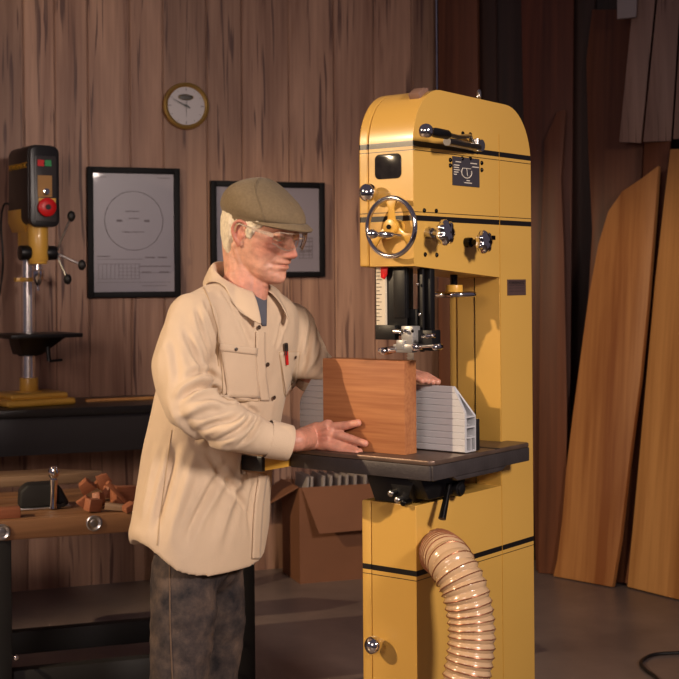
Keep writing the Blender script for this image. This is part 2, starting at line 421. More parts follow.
def m2(b, W, H, t):
    def ln(x0, z0, x1, z1, w=0.002):
        x0, x1 = (x0-0.5)*W, (x1-0.5)*W; z0, z1 = t+z0*H, t+z1*H
        b.bb((min(x0, x1)-w/2, -0.0156, min(z0, z1)-w/2), (max(x0, x1)+w/2, -0.0141, max(z0, z1)+w/2))
    for z in (.16, .2, .26, .30, .36, .40): ln(.80, z, .93, z, 0.003 if z < .3 else 0.006)
    for x in (.80, .84, .9, .93): ln(x, .16, x, .40)
    ln(.82, .24, .85, .24, .012); ln(.88, .245, .91, .245, .012)
    ln(.08, .1, .7, .1); ln(.08, .9, .7, .9); ln(.08, .1, .08, .9); ln(.3, .3, .6, .3); ln(.3, .7, .6, .7); ln(.3, .3, .3, .7)
picture('framed_drawing', 87, 166.5, 180.5, 297, 'black-framed drawing of a large circle, upright, behind the drill press', m1)
picture('framed_drawing', 210.5, 180.5, 325, 277, 'black-framed drawing behind the man\'s cap, wider than tall', m2)

# ---- back bench against the wall
bt = 0.905
q0 = Fl(0, 411, bt); 
BO = Vector((q0.x, q0.y, 0)); BD = WX; BN = WN
def Bl(px, py, z):   # world point at height z -> bench local (x along, y depth into wall)
    q = Fl(px, py, z)-BO; return q.dot(BD), q.dot(-BN)
depthw = (BO-WO).dot(WN)
bench = empty('back_bench', BO, WA, 'long black-topped bench against the plank wall, carrying the drill press', 'bench')
xr = (hit(262, 420, BO, WN)-BO).dot(WX)
b = MB(); b.bb((-1.6, 0, bt-0.035), (xr, depthw-0.02, bt)); b.build('bench_top', M['black'], bench, bevel=0.004)
b = MB(); b.bb((-1.55, 0.02, bt-0.20), (xr-0.05, 0.045, bt-0.035)); b.build('front_rail', plain('dark_blue_grey_paint', srgb(38, 36, 40), 0.5), bench, bevel=0.003)
for x in (-1.5, xr-0.35):
    for y in (0.05, depthw-0.14):
        b = MB(); b.bb((x, y, 0), (x+0.08, y+0.08, bt-0.036)); b.build('leg', M['black'], bench, bevel=0.004)
# stick lying on it
q1 = Fl(92, 400.5, bt+0.008); q2 = Fl(152, 397, bt+0.008)
st = empty('wooden_stick', ((q1+q2)/2).xy.to_3d()+Vector((0, 0, bt)), WA, 'pale wooden strip lying on the back bench right of the drill press', 'wood strip')
b = MB(); b.bb((-0.17, -0.02, 0.0005), (0.19, 0.02, 0.013)); o = b.build('strip', M['slab2'], None, bevel=0.002)
o.parent = st

# ---- drill press
D = 6.12
q = P(29, 397, D); dp = empty('drill_press', (q.x, q.y, bt+0.0005), math.radians(33), 'mustard and black bench drill press with a red stop button', 'drill press')
k = D/FPX; _s, _c = math.sin(math.radians(20)), math.cos(math.radians(20))
def X(px, y=0.0): return ((px-29)*k+y*_s)/_c      # local x of a feature seen at px and lying y behind (+) the column
def Z(py): return (397-py)*k
def rr(x0, x1, z0, z1, r, y):
    pts = []
    for cx, cz, a0 in ((x1-r, z1-r, 0), (x0+r, z1-r, 90), (x0+r, z0+r, 180), (x1-r, z0+r, 270)):
        for i in range(7):
            a = math.radians(a0+15*i); pts.append((cx+r*math.cos(a), y, cz+r*math.sin(a)))
    return pts
b = MB(); b.bb((-0.16, -0.17, 0), (0.16, 0.12, 0.030)); b.bb((-0.13, -0.14, 0.028), (0.135, 0.095, 0.055)); b.build('base', M['yel'], dp, bevel=0.012, seg=3)
b = MB(); b.cyl((0, 0, 0.05), (0, 0, Z(384)), 0.062); b.cyl((0, 0, Z(384)), (0, 0, Z(371)), 0.042); b.build('column_collar', M['yel'], dp, bevel=0.003)
b = MB(); b.cyl((0, 0, 0.06), (0, 0, Z(222)), 0.031, seg=28); b.build('column', M['bright'], dp)
b = MB(); b.bb((-0.165, -0.24, Z(330)), (0.165, 0.05, Z(326)))
b.prism([(-.11, -0.18, Z(330)), (.11, -0.18, Z(330)), (0.045, -0.05, Z(348)), (-0.045, -0.05, Z(348))], (0, 0.14, 0)); b.build('work_table', M['blackmetal'], dp, bevel=0.003)
b = MB(); b.cyl((0, 0, Z(349)), (0, 0, Z(333)), 0.048); b.build('table_bracket', M['blackmetal'], dp)
y_ = -0.10; b = MB(); b.cyl((0.02, 0, Z(337)), (X(47, y_), y_, Z(337)), 0.014); b.tube([(X(47, y_), y_, Z(337)), (X(48, y_), y_-.01, Z(354))], 0.010); b.tube([(X(48, y_), y_-.01, Z(354)), (X(60, y_), y_-.02, Z(353))], 0.006); b.build('table_crank', M['blackmetal'], dp)
b = MB(); b.cyl((0, 0, Z(275)), (0, 0, Z(271)), 0.045); b.bb((-0.06, -0.015, Z(275)), (0.03, 0.02, Z(271))); b.build('collar_ring', M['yel'], dp, bevel=0.002)
qy = -0.135; qx = X(38.5, qy)
b = MB(); b.prism([(-0.065, -0.10, Z(203)), (0.065, -0.10, Z(203)), (0.060, -0.10, Z(226)), (-0.045, -0.10, Z(226)), (-0.065, -0.10, Z(216))], (0, 0.18, 0))
b.cyl((0, 0, Z(240)), (0, 0, Z(218)), 0.044); b.cyl((qx, qy, Z(255)), (qx, qy, Z(218)), 0.046); b.cyl((qx, qy, Z(258)), (qx, qy, Z(250)), 0.041); b.bb((-.04, qy, Z(240)), (.04, 0, Z(220)))
b.build('head_casting', M['yel'], dp, bevel=0.004)
yf = -0.205
xa, xb = X(31, yf), X(60.5, yf)
b = MB(); b.prism(rr(xa+.004, xb-.004, Z(222), Z(143), 0.032, yf), (0, 0.03, 0)); b.prism(rr(xa, xb, Z(220), Z(142), 0.036, yf+0.02), (0, 0.25, 0))
cover = b.build('motor_cover', M['black'], dp, bevel=0.005)
def XF(px): return X(px, yf)
b = MB(); b.prism(rr(XF(36), XF(56.5), Z(217), Z(153), 0.010, yf-0.003), (0, 0.004, 0)); pn = b.build('control_panel', M['greydark'], dp, bevel=0.001)
b = MB(); b.bb((XF(38.5), yf-0.006, Z(193)), (XF(52), yf-0.003, Z(172))); b.build('gauge_plate', plain('bronze_plate', srgb(160, 118, 66), 0.4, 0.3), pn)
b = MB(); b.cyl((XF(45.5), yf-0.004, Z(188)), (XF(45.5), yf-0.024, Z(188)), 0.015); b.build('speed_knob', M['chrome'], pn, bevel=0.002)
b = MB(); b.bb((XF(38.5), yf-0.006, Z(163)), (XF(44.5), yf-0.003, Z(157))); b.build('red_switch', M['redplastic'], pn)
b = MB(); b.bb((XF(45.5), yf-0.006, Z(163)), (XF(51.5), yf-0.003, Z(157))); b.build('green_switch', M['green'], pn)
b = MB(); b.bb((XF(39), yf-0.008, Z(204)), (XF(55.5), yf-0.003, Z(194))); b.build('stop_button_plate', M['yel'], pn)
b = MB(); b.lathe([(0.032, 0), (0.041, 0.008), (0.041, 0.02), (0.033, 0.026), (0.012, 0.027)], (XF(46), yf-0.006, Z(203)), (0, -1, 0), 32); rb = b.build('stop_button', M['redplastic'], pn)
b = MB(); b.cyl((XF(46), yf-0.032, Z(203)), (XF(46), yf-0.036, Z(203)), 0.012); b.build('button_centre', M['black'], rb)
# lettering on the cover's left side
def text(name, s, size, mat, parent, loc, rot, ext=0.0006):
    c = bpy.data.curves.new(name+'_curve', 'FONT'); c.body = s; c.size = size; c.extrude = ext; c.align_x = 'CENTER'; c.align_y = 'CENTER'
    t = bpy.data.objects.new('tmp', c); COL.objects.link(t)
    dg = bpy.context.evaluated_depsgraph_get(); me = bpy.data.meshes.new_from_object(t.evaluated_get(dg)); bpy.data.objects.remove(t)
    o = bpy.data.objects.new(name, me); COL.objects.link(o); me.materials.clear(); me.materials.append(mat)
    o.parent = parent; o.location = loc; o.rotation_euler = rot; return o
text('cover_lettering', 'POWERMATIC', 0.036, plain('yellow_print', srgb(235, 180, 50), 0.5), dp, (xa-0.0012, -0.06, Z(162)), (math.pi/2, 0, -math.pi/2))
# chuck
b = MB(); b.lathe([(0.012, 0), (0.02, 0.004), (0.021, 0.03), (0.028, 0.034), (0.028, 0.062), (0.018, 0.085), (0.008, 0.10)], (qx, qy, Z(257)), (0, 0, -1), 24); b.cyl((qx, qy, Z(279)), (qx, qy, Z(284)), 0.007); b.build('drill_chuck', M['chrome'], dp)
# feed handles
b = MB(); b.cyl((X(21, qy), qy, Z(247)), (X(31, qy), qy, Z(247)), 0.033); b.build('spring_housing', M['blackmetal'], dp, bevel=0.004)
hx = X(56, qy); b = MB(); b.cyl((X(44, qy), qy, Z(247)), (hx, qy, Z(247)), 0.032); b.build('feed_hub', M['blackmetal'], dp, bevel=0.005)
for (ex, ey) in ((71, 211), (81, 259), (67, 273)):
    yh = qy-0.06; e = Vector((X(ex, yh), yh, Z(ey))); h0 = Vector((hx, qy, Z(247)))
    b = MB(); b.cyl(h0, e, 0.005); hn = b.build('feed_handle', M['steel'], dp)
    b = MB(); b.sphere(e, 0.018, (1, 1, 1.35)); b.build('grip', M['rubber'], hn)
# power cord
b = MB(); b.tube(catmull([P(12, 205, D+0.02), P(4, 205, D+0.05), P(1, 225, D+0.08), P(3, 262, D+0.1), P(0, 290, D+0.12), P(-8, 330, D+0.15), P(-14, 395, D+0.15)], 8), 0.005, 8)
o = b.build('power_cord', M['rubber']); tag(o, 'thin black cable hanging at the left of the drill press', 'cable')

# ---- leaning lumber (true slabs standing on the floor)
def slab(name, outline, base, top_px, top_depth, th, mat, label, cat='board', group=None, chamf=0.004):
    """outline pixels -> polygon in the plane through the two floor points and a top point"""
    a = Fl(*base[0]); c = Fl(*base[1]); t = P(top_px[0], top_px[1], top_depth)
    n = (c-a).cross(t-a).normalized()
    if n.y > 0: n = -n
    pts = [hit(x, y, a, n) for x, y in outline]
    ux = (c-a).normalized(); uz = n.cross(ux); uz = uz if uz.z > 0 else -uz
    R = Matrix((ux, -n, uz)).transposed()      # local x along base, y away from viewer, z up the board
    loc = [R.transposed() @ (p-a) for p in pts]
    zmin = min(v.z for v in loc)
    b = MB(); b.prism([(v.x, 0, v.z) for v in loc], (0, th, 0))
    o = b.build(name, mat, bevel=chamf, smooth=30)
    lift = 0.0
    o.matrix_world = Matrix.Translation(a+Vector((0, 0, 0.002))) @ R.to_4x4()
    # lift so that the rear lower edge clears the floor
    low = min((o.matrix_world @ v.co).z for v in o.data.vertices)
    o.location.z += 0.001-low if low < 0.001 else 0
    tag(o, label, cat, group); return o
slab('board', [(553, 577), (557, 560), (562, 520), (566, 470), (572, 420), (580, 360), (588, 300), (598, 245), (608, 212), (622, 192), (640, 180), (658, 166.5), (656, 200), (648, 300), (640, 380), (628, 470), (620, 540), (612, 588), (585, 583)],
     ((553, 577), (612, 588)), (640, 180), 6.48, 0.028, M['slab'], 'live-edge cherry slab leaning at a slant, its pointed top cut diagonally')
slab('board', [(627, 588), (637, 480), (646, 380), (655, 280), (664, 200), (670, 150), (745, 150), (760, 618), (679, 601)],
     ((627, 588), (679, 601)), (690, 150), 6.28, 0.045, M['slab2'], 'broad pale golden board standing at the right edge of the photo')
slab('board', [(611, 582), (628, 584), (648, 400), (662, 240), (672, 108.5), (646, 106.5), (641, 200), (632, 330), (620, 480)],
     ((611, 583), (628, 586)), (655, 108), 6.54, 0.018, M['deepslab'], 'narrow board with a square top rising behind the slanted live-edge slab')
slab('board', [(536, 571), (540, 571.3), (566, 573), (567, 500), (570, 420), (571, 300), (572, 200), (574, -40), (520, -40), (525, 200), (530, 400)],
     ((536, 571), (566, 573)), (550, 0), 6.84, 0.014, M['redslab'], 'tall red-brown board standing upright just right of the bandsaw')
slab('board', [(590, 576), (605, 577.5), (622, 400), (640, 200), (652, 10), (592, 10), (586, 60), (588, 150), (592, 230), (588, 300), (584, 400)],
     ((590, 576), (605, 577.5)), (620, 10), 6.76, 0.03, M['deepslab'], 'dark brown board behind the slanted slab, beside the black gap')
slab('board', [(440, 560), (470, 562), (477, 300), (478, 100), (477, -40), (438, -40), (438, 300)],
     ((440, 560), (470, 563)), (455, -30), 7.02, 0.03, M['deepslab'], 'brown board showing just above the bandsaw, nearest the plank wall corner')
slab('board', [(538, 573.5), (566, 575.8), (567, 400), (564, 250), (561, 180), (566, 110), (557, 112), (545, 140), (540, 250)],
     ((538, 573.5), (566, 575.8)), (560, 112), 6.74, 0.012, M['deepslab'], 'short waney-edged board leaning on the tall red-brown board')
# grey boards hung high on the right
def wallboard(outline, off, label):
    c = outline[0]; o0 = corner+RN*off
    pts = [hit(x, y, o0, RN) for x, y in outline]
    r = min(pts, key=lambda p: p.z)
    loc = [((p-r).dot(RX), 0, p.z-r.z) for p in pts]
    b = MB(); b.prism(loc, (0, 0.022, 0)); o = b.build('board', M['greyboard'], bevel=0.003, smooth=30)
    o.location = r; o.rotation_euler = (0, 0, RA); tag(o, label, 'board', None); return o
wallboard([(639, -60), (661, -60), (641, 143), (619, 142)], 0.275, 'streaky grey-pink board hanging high on the right, first of the row from the left')
wallboard([(663, -60), (684, -60), (671, 141), (643, 142)], 0.275, 'streaky grey-pink board hanging high on the right, second of the row from the left')
wallboard([(686, -60), (726, -60), (712, 137), (673, 139)], 0.275, 'streaky grey-pink board hanging high on the right, cut by the photo edge')
o = wallboard([(617, -60), (640, -60), (636, 17), (617, 19)], 0.315, 'pale grey board end at the top right, above the row of streaky boards'); o.data.materials[0] = plain('pale_grey_board', srgb(150, 140, 140), 0.7)
hb_ = MB(); 
for zz in (2.97,):
    hb_.bb((0.9, -0.248, zz), (2.2, -0.001, zz+0.05))
o = hb_.build('hanging_rail', M['darkpanel']); o.location = corner; o.rotation_euler = (0, 0, RA); tag(o, 'dark rail on the right wall holding the grey boards', 'rail')

# floor cable
b = MB(); b.tube(catmull([Fl(700, 652, 0.007), Fl(672, 653, 0.007), Fl(652, 655, 0.007), Fl(641, 662, 0.007), Fl(646, 670, 0.007), Fl(658, 680, 0.007), Fl(664, 700, 0.007)], 8), 0.0065, 10)
tag(b.build('floor_cable', M['rubber']), 'black cable curling on the concrete floor at the right', 'cable')

# ---- carton with boards stacked on it
c0 = Fl(300, 584); cr = Fl(385, 577); cl = Fl(255, 571)
ux = (cr-c0).normalized(); uy = Vector((-ux.y, ux.x, 0))
Lx = 0.60; Ly = 0.30
ct = empty('cardboard_carton', c0, math.atan2(ux.y, ux.x), 'large brown cardboard carton with an open flap, behind the bandsaw table', 'box')
H = 0.46; t = 0.006
b = MB(); b.bb((0, 0, 0), (Lx, t, H)); b.bb((0, Ly-t, 0), (Lx, Ly, H)); b.bb((0, t, 0), (t, Ly-t, H)); b.bb((Lx-t, t, 0), (Lx, Ly-t, H)); b.bb((t, t, 0), (Lx-t, Ly-t, t)); b.build('carton_body', M['card'], ct)
b = MB(); b.prism([(0.01, -0.002, H), (Lx, -0.002, H), (Lx, -0.09, H-0.20), (0.07, -0.09, H-0.21)], (0, -0.006, 0.002)); b.build('flap', M['card'], ct, smooth=0)
b = MB(); b.prism([(-0.002, 0.01, H), (-0.002, Ly, H), (-0.19, Ly-0.05, H-0.12), (-0.19, 0.1, H-0.12)], (0, 0, 0.005)); b.build('flap', M['card'], ct, smooth=0)
rb = random.Random(2)
lab = ['thin dark-faced board with a pale edge standing in the carton']
src = None
for i in range(13):
    x = 0.02+i*0.043+rb.uniform(-.008, .008); 
    b = None
    if src is None:
        m = MB(); m.bb((-0.005, 0, 0), (0.006, 0.20, 0.492)); src = m.build('thin_board', M['cardedge'], bevel=0.001); o = src
    else:
        o = src.copy(); COL.objects.link(o)
    o.location = c0+ux*x+uy*0.05+Vector((0, 0, 0.012)); o.rotation_euler = (0, 0.05+rb.uniform(0, .02), math.atan2(ux.y, ux.x))
    tag(o, 'thin pale-edged board standing in a row inside the cardboard carton', 'board', 'thin boards standing in the carton')
# ------------------------------------------------------------------ workbench behind the man
WBA = math.radians(19)
zt = 0.70
w0 = Fl(0, 521, zt); WB = Vector((w0.x, w0.y, 0))
wx = Vector((math.cos(WBA), math.sin(WBA), 0)); wy = Vector((-wx.y, wx.x, 0))
wb = empty('workbench', WB, WBA, 'low workbench with a thick wooden top on black legs, behind the man', 'workbench')
def wbl(px, py, z=zt):
    q = Fl(px, py, z)-WB; return q.dot(wx), q.dot(wy)
def wbf(px, py):
    q = hit(px, py, WB, wy)-WB; return q.dot(wx), q.z
xR = wbf(250, 505)[0]; xL = -0.75; dpw = 0.60
tk = zt-wbf(60, 537)[1]
b = MB(); b.bb((xL, 0, zt-tk), (xR, 0.045, zt))
for i in range(4): b.bb((xL, 0.047+i*0.139, zt-0.045), (xR, 0.047+(i+1)*0.139-0.002, zt))
top = b.build('bench_top', M['benchwood'], wb, bevel=0.004)
for px, py in ((2, 532), (94, 523)):
    x, z = wbf(px, py)
    b = MB(); b.lathe([(0.016, 0), (0.024, 0.001), (0.026, 0.004), (0.022, 0.006), (0.018, 0.004), (0.013, 0.003), (0.011, 0.008), (0.003, 0.009)], (x, 0, z), (0, -1, 0), 28)
    b.build('bolt', M['steel'], wb)
lx = [xL+0.03, wbf(-10, 600)[0], wbf(236, 600)[0]]
for x, wd in ((wbf(-12, 600)[0], wbf(12, 600)[0]-wbf(-12, 600)[0]), (wbf(236, 600)[0], wbf(255.5, 600)[0]-wbf(236, 600)[0])):
    for y in (0.006, dpw-0.12):
        b = MB(); b.bb((x, y, 0), (x+wd, y+0.10, zt-0.046 if y > 0.1 else zt-tk)); b.build('leg', M['matblack'], wb, bevel=0.003)
xa = wbf(0, 600)[0]; xb = wbf(250, 600)[0]
for y in (0.02, dpw-0.09):
    b = MB(); b.bb((xa, y, 0.135), (xb, y+0.05, 0.215)); b.build('stretcher', M['matblack'], wb, bevel=0.003)
for px, py in ((16, 657), (228, 635), (228, 668)):
    x, z = wbf(px, py)
    b = MB(); b.cyl((x, 0.012, z), (x, -0.010, z), 0.006); b.sphere((x, -0.010, z), 0.0085, (1, .6, 1)); b.build('leg_bolt', M['chrome'], wb)

def on_bench(name, px, py, label, cat, rz=0, group=None, dz=0.0):
    q = Fl(px, py, zt); return empty(name, (q.x, q.y, zt+dz+0.0005), WBA+rz, label, cat, group)
# long pale board at the back of the bench
r = on_bench('board', 22, 486, 'wide flat board with a pointed end lying at the back of the low workbench', 'board')
b = MB(); b.prism([(-0.55, -0.02, 0), (0.20, -0.02, 0), (0.30, 0.02, 0), (0.13, 0.15, 0), (-0.55, 0.14, 0)], (0, 0, 0.038)); b.build('plank', M['paleoff'], r, bevel=0.003)
# block plane like tool
r = on_bench('hand_plane', 42, 508, 'black hand tool with an upright polished chrome lever on the low workbench', 'hand tool')
K = 4.75/FPX
b = MB(); b.prism([(K*x, -0.03, K*z) for x, z in ((-22, 2), (24, 2), (24, 6), (17, 20), (10, 24), (-14, 24), (-21, 18))], (0, 0.075, 0)); b.build('tool_body', M['matblack'], r, bevel=0.010, seg=3)
b = MB(); b.bb((-22*K, -0.042, 0), (26*K, 0.055, 0.008)); b.build('sole_plate', M['steel'], r, bevel=0.003)
b = MB(); b.lathe([(0.014, 0.0), (0.012, 0.02), (0.012, 0.07), (0.014, 0.095), (0.010, 0.10), (0.017, 0.108), (0.019, 0.122), (0.014, 0.136), (0.004, 0.141)], (9*K, -0.046, 0.004), (0.02, 0, 1), 24); b.build('chrome_lever', M['chrome'], r)
b = MB(); b.cyl((14*K, -0.05, 0.010), (14*K, -0.035, 0.010), 0.009); b.cyl((18*K, -0.05, 0.014), (18*K, -0.035, 0.014), 0.008); b.build('adjusting_screw', M['blackmetal'], r)
r = on_bench('offcut_block', 6, 519, 'small orange-brown block at the front left corner of the low workbench', 'wood block')
b = MB(); b.bb((-0.13, 0, 0), (0.046, 0.05, 0.032)); b.build('block', M['offcut'], r, bevel=0.002)
# pile of offcuts
def chip(px, py, poly, th, ry, rz, rx, mat, label, z):
    q = Fl(px, py, zt)
    b = MB(); b.prism([(x*.82, 0, y*.78) for x, y in poly], (0, th*.9, 0)); o = b.build('offcut', mat, bevel=0.0015, smooth=30)
    o.rotation_euler = (rx, ry, WBA+rz)
    low = min((o.rotation_euler.to_matrix() @ v.co).z for v in o.data.vertices)
    o.location = (q.x, q.y, zt+z-low+0.0005); tag(o, label, 'wood offcut', 'offcuts heaped on the low workbench'); return o
T = [(-0.035, 0), (0.03, 0), (0.01, 0.06), (-0.03, 0.05)]
R_ = [(-0.03, 0), (0.03, 0), (0.03, 0.05), (-0.03, 0.05)]
chip(82, 511, [(-.03, 0), (.02, 0), (.035, .05), (-.02, .05)], .02, .7, .2, .3, M['offcut'], 'red-brown diamond-shaped offcut at the left end of the pile on the low workbench', .0)
chip(95, 513, R_, .035, .15, .5, .1, M['offcut'], 'squarish offcut at the front of the pile, nearest the bench edge', .0)
chip(91, 503, T, .03, -.5, -.3, .4, M['offcut'], 'tilted offcut resting on the squarish front one of the pile', .024)
chip(103, 508, R_, .03, .3, 1.0, -.2, M['offcut'], 'square offcut in the middle of the pile on the low workbench', .0)
chip(99, 500, T, .02, 1.2, .2, .2, M['offcut'], 'curved pale-faced offcut lying on top of the middle of the pile', .030)
chip(112, 500, T, .03, .2, .6, .1, M['offcut'], 'small wedge offcut standing upright behind the middle of the pile', .0)
chip(118, 508, [(-.07, 0), (.07, 0), (.07, .012), (-.07, .018)], .02, .8, .3, .1, M['offcut'], 'thin splinter of wood leaning diagonally on the pile', .0)
chip(127, 504, [(-.05, 0), (.05, 0), (.05, .07), (-.05, .075)], .05, .03, .35, 0, M['offcut'], 'largest upright red-brown block at the right end of the pile', .0)
chip(117, 512, [(-.05, 0), (.045, 0), (.04, .024), (-.05, .028)], .03, .1, -.25, 0, M['paleoff'], 'grey-white stick-shaped offcut lying in front of the pile', .0)
chip(131, 513, [(-.02, 0), (.03, 0), (.02, .035), (-.02, .025)], .03, -.2, .4, .2, M['offcut'], 'little offcut beside the man\'s shirt at the right of the pile', .0)
chip(107, 497, R_, .02, -.9, -.3, .5, M['offcut'], 'flat offcut tipped against the back of the pile', .02)

# ------------------------------------------------------------------ bandsaw
KS = 0.87
U = Vector((.62, .785, 0)).normalized(); V = Vector((-U.y, U.x, 0))
O = P(413.0, 141, 3.393); O.z = 0
SA = math.atan2(U.y, U.x)
saw = empty('bandsaw', O, SA, 'tall mustard-yellow bandsaw with black stripes and a cast iron table', 'bandsaw')
def sl(q): q = Vector(q)-O; return Vector((q.dot(U), q.dot(V), q.z))
def sv(px, py, v=0.0): return sl(hit(px, py, O+V*v, V))     # on a plane parallel to the rear face
def su(px, py, u=0.0): return sl(hit(px, py, O+U*u, U))     # on a plane parallel to the narrow side
def sz(px, py, z): return sl(Fl(px, py, z))
def sw(l): return O+U*l[0]+V*l[1]+Vector((0, 0, l[2]))
UL = sv(531, 200)[0]                 # width of the body
VD = su(359, 200)[1]; VS = su(368.5, 200)[1]
ztop = sv(437, 89.5)[2]
zb0 = sv(413, 266)[2]; uc = sv(499.5, 277)[0]; zb1 = sv(499.5, 277.5)[2]
zc = sv(416, 506)[2]
def topprof(u0, u1, rl=0.125, rr_=0.135):
    pts = []
    for i in range(13):
        a = math.radians(180-7.5*i); pts.append((u0+rl+rl*math.cos(a), ztop-rl*1.15+rl*1.15*math.sin(a)))
    for i in range(13):
        a = math.radians(90-7.5*i); pts.append((u1-rr_+rr_*math.cos(a), ztop-0.006-rr_*1.15+rr_*1.15*math.sin(a)))
    return pts
# body : C shaped, extruded through its thickness
pr = [(u, z) for u, z in topprof(0, UL)]
pr += [(UL, 0.08), (0, 0.08), (0, zc), (uc, zc), (uc, zb1), (uc-0.001, zb1), (0, zb0)]
b = MB(); b.prism([(u, 0, z) for u, z in pr], (0, VS-0.002, 0)); b.build('body', M['yellow'], saw, bevel=0.004, smooth=20)
b = MB(); b.bb((0.0, 0.0, 0.0), (UL, VD, 0.079)); b.build('plinth', M['black'], saw)
pr = topprof(0, UL-0.01)+[(UL-0.01, 1.42), (0.0, zb0)]
pr = topprof(0.0, UL)+[(UL, zb1), (uc, zb1), (0, zb0)]
b = MB(); b.prism([(u, VS, z) for u, z in pr], (0, VD-VS, 0)); ud = b.build('upper_door', M['yellow'], saw, bevel=0.005, smooth=20)
b = MB(); b.prism([(0, VS, 0.10), (UL, VS, 0.10), (UL, VS, zc), (0, VS, zc)], (0, VD-VS, 0)); ldr = b.build('lower_door', M['yellow'], saw, bevel=0.005)
b = MB(); b.prism([(uc+0.003, VS, zc+0.002), (UL, VS, zc+0.002), (UL, VS, zb1-0.003), (uc+0.003, VS, zb1-0.003)], (0, VD-VS-0.004, 0)); b.build('column_cover', M['yellow'], saw, bevel=0.004)
# seam on the column inner face
b = MB(); c_ = su(475, 330, uc)[1]; b.bb((uc-0.0015, c_-0.001, zc), (uc+0.001, c_+0.001, zb1)); b.build('column_seam', M['bolt'], saw)
c_ = sv(500, 300)[0]; b = MB(); b.bb((c_+0.0, -0.0008, 0.1), (c_+0.0016, 0.001, 1.85)); b.build('panel_seam', plain('seam_yellow', srgb(190, 140, 50), 0.5), saw)
# viewing window
a = su(375, 155); c = su(401.5, 178)
y0, y1 = c[1], a[1]; z0, z1 = c[2], a[2]
def rrv(y0, y1, z0, z1, r, x):
    pts = []
    for cy, cz, a0 in ((y1-r, z1-r, 0), (y0+r, z1-r, 90), (y0+r, z0+r, 180), (y1-r, z0+r, 270)):
        for i in range(6):
            q = math.radians(a0+18*i); pts.append((x, cy+r*math.cos(q), cz+r*math.sin(q)))
    return pts
b = MB(); b.prism(rrv(y0, y1, z0, z1, 0.014, -0.002), (0.006, 0, 0)); b.build('viewing_window', plain('smoked_window', srgb(40, 36, 34), 0.15, var=0.4, vscale=60, coat=0.6), saw, bevel=0.001)
# round chrome door latches on the strip
for px, py, r in ((367.5, 192.5, 0.024), (373, 645.5, 0.024)):
    q = su(px, py, -0.035)
    b = MB(); b.cyl((0.002, q[1], q[2]), (-0.02, q[1], q[2]), 0.010); b.sphere((-0.032, q[1], q[2]), r, seg=28, rings=18); b.build('latch_knob', M['chrome'], ud if py < 400 else ldr)
# guide-post handwheel (upright)
q = su(391, 227, -0.035); R0 = 0.0735
whl = MB(); whl.ring((q[0], q[1], q[2]), (1, 0, 0), R0, 0.0065, 64, 14); wo = whl.build('handwheel', M['chrome'], saw)
b = MB()
b.cyl((q[0]+0.034, q[1], q[2]), (q[0]-0.008, q[1], q[2]), 0.020)
for a in (90, 210, 330):
    a = math.radians(a); d = Vector((0, math.cos(a), math.sin(a))); s = Vector((0, -d.z, d.y)); c = Vector(q)
    b.prism([c+d*0.010+s*0.013, c+d*0.045+s*0.008, c+d*(R0-0.002)+s*0.02, c+d*(R0-0.002)-s*0.02, c+d*0.045-s*0.008, c+d*0.010-s*0.013], (0.006, 0, 0))
b.build('wheel_spokes', M['yel'], wo, bevel=0.0015)
b = MB(); b.cyl((q[0]-0.006, q[1]+0.0, q[2]-0.0), (q[0]-0.012, q[1], q[2]), 0.006); b.build('hub_screw', M['bolt'], wo)
q2 = su(390, 238.5, -0.05); b = MB(); d = Vector((-0.06, 0.006, 0.0))
b.lathe([(0.004, 0), (0.005, 0.02), (0.008, 0.024), (0.009, 0.045), (0.006, 0.06), (0.009, 0.066), (0.0125, 0.075), (0.010, 0.085), (0.003, 0.09)], Vector((q[0], q[1]-0.030, q[2]-0.022)), (-0.9, 0.55, 0.05), 20); b.build('crank_handle', M['chrome'], wo)
# blade tension lever on the rear face
h = sv(475, 146, 0.0); ball = sv(426, 131, -0.085)
b = MB(); b.cyl(sv(447, 141.5, -0.060), sv(478, 147.5, -0.018), 0.0105); b.cyl((h[0], 0.002, h[2]), (h[0], -0.022, h[2]), 0.016); b.cyl(sv(476.5, 151, -0.02), sv(476.5, 139, -0.02), 0.009)
b.tube([sv(448, 134.5, -0.07), sv(458, 137, -0.05), sv(470, 136, -0.022), sv(472, 143, -0.008)], 0.006, 12)
lev = b.build('tension_lever', M['steel'], saw)
b = MB(); jp = sv(449, 135, -0.07); b.lathe([(0.008, 0), (0.012, 0.012), (0.0125, (ball-jp).length*.6), (0.008, (ball-jp).length*.9)], jp, ball-jp, 20); b.build('lever_socket', M['blackmetal'], lev)
b = MB(); b.sphere(ball, 0.0185, seg=28, rings=18); b.build('ball_knob', M['chrome'], lev)
# domed bolts
for px, py in ((462.5, 133.5), (470, 134.5), (450, 160), (450, 165.5), (481.5, 163), (481.5, 170), (462, 158.5), (470, 158.5), (424, 210.5), (436, 211), (425, 254.5), (436.5, 255)):
    q = sv(px, py); b = MB(); b.sphere((q[0], -0.0005, q[2]), 0.0062, (1, 0.75, 1), seg=14, rings=8); b.build('bolt', M['bolt'], saw)
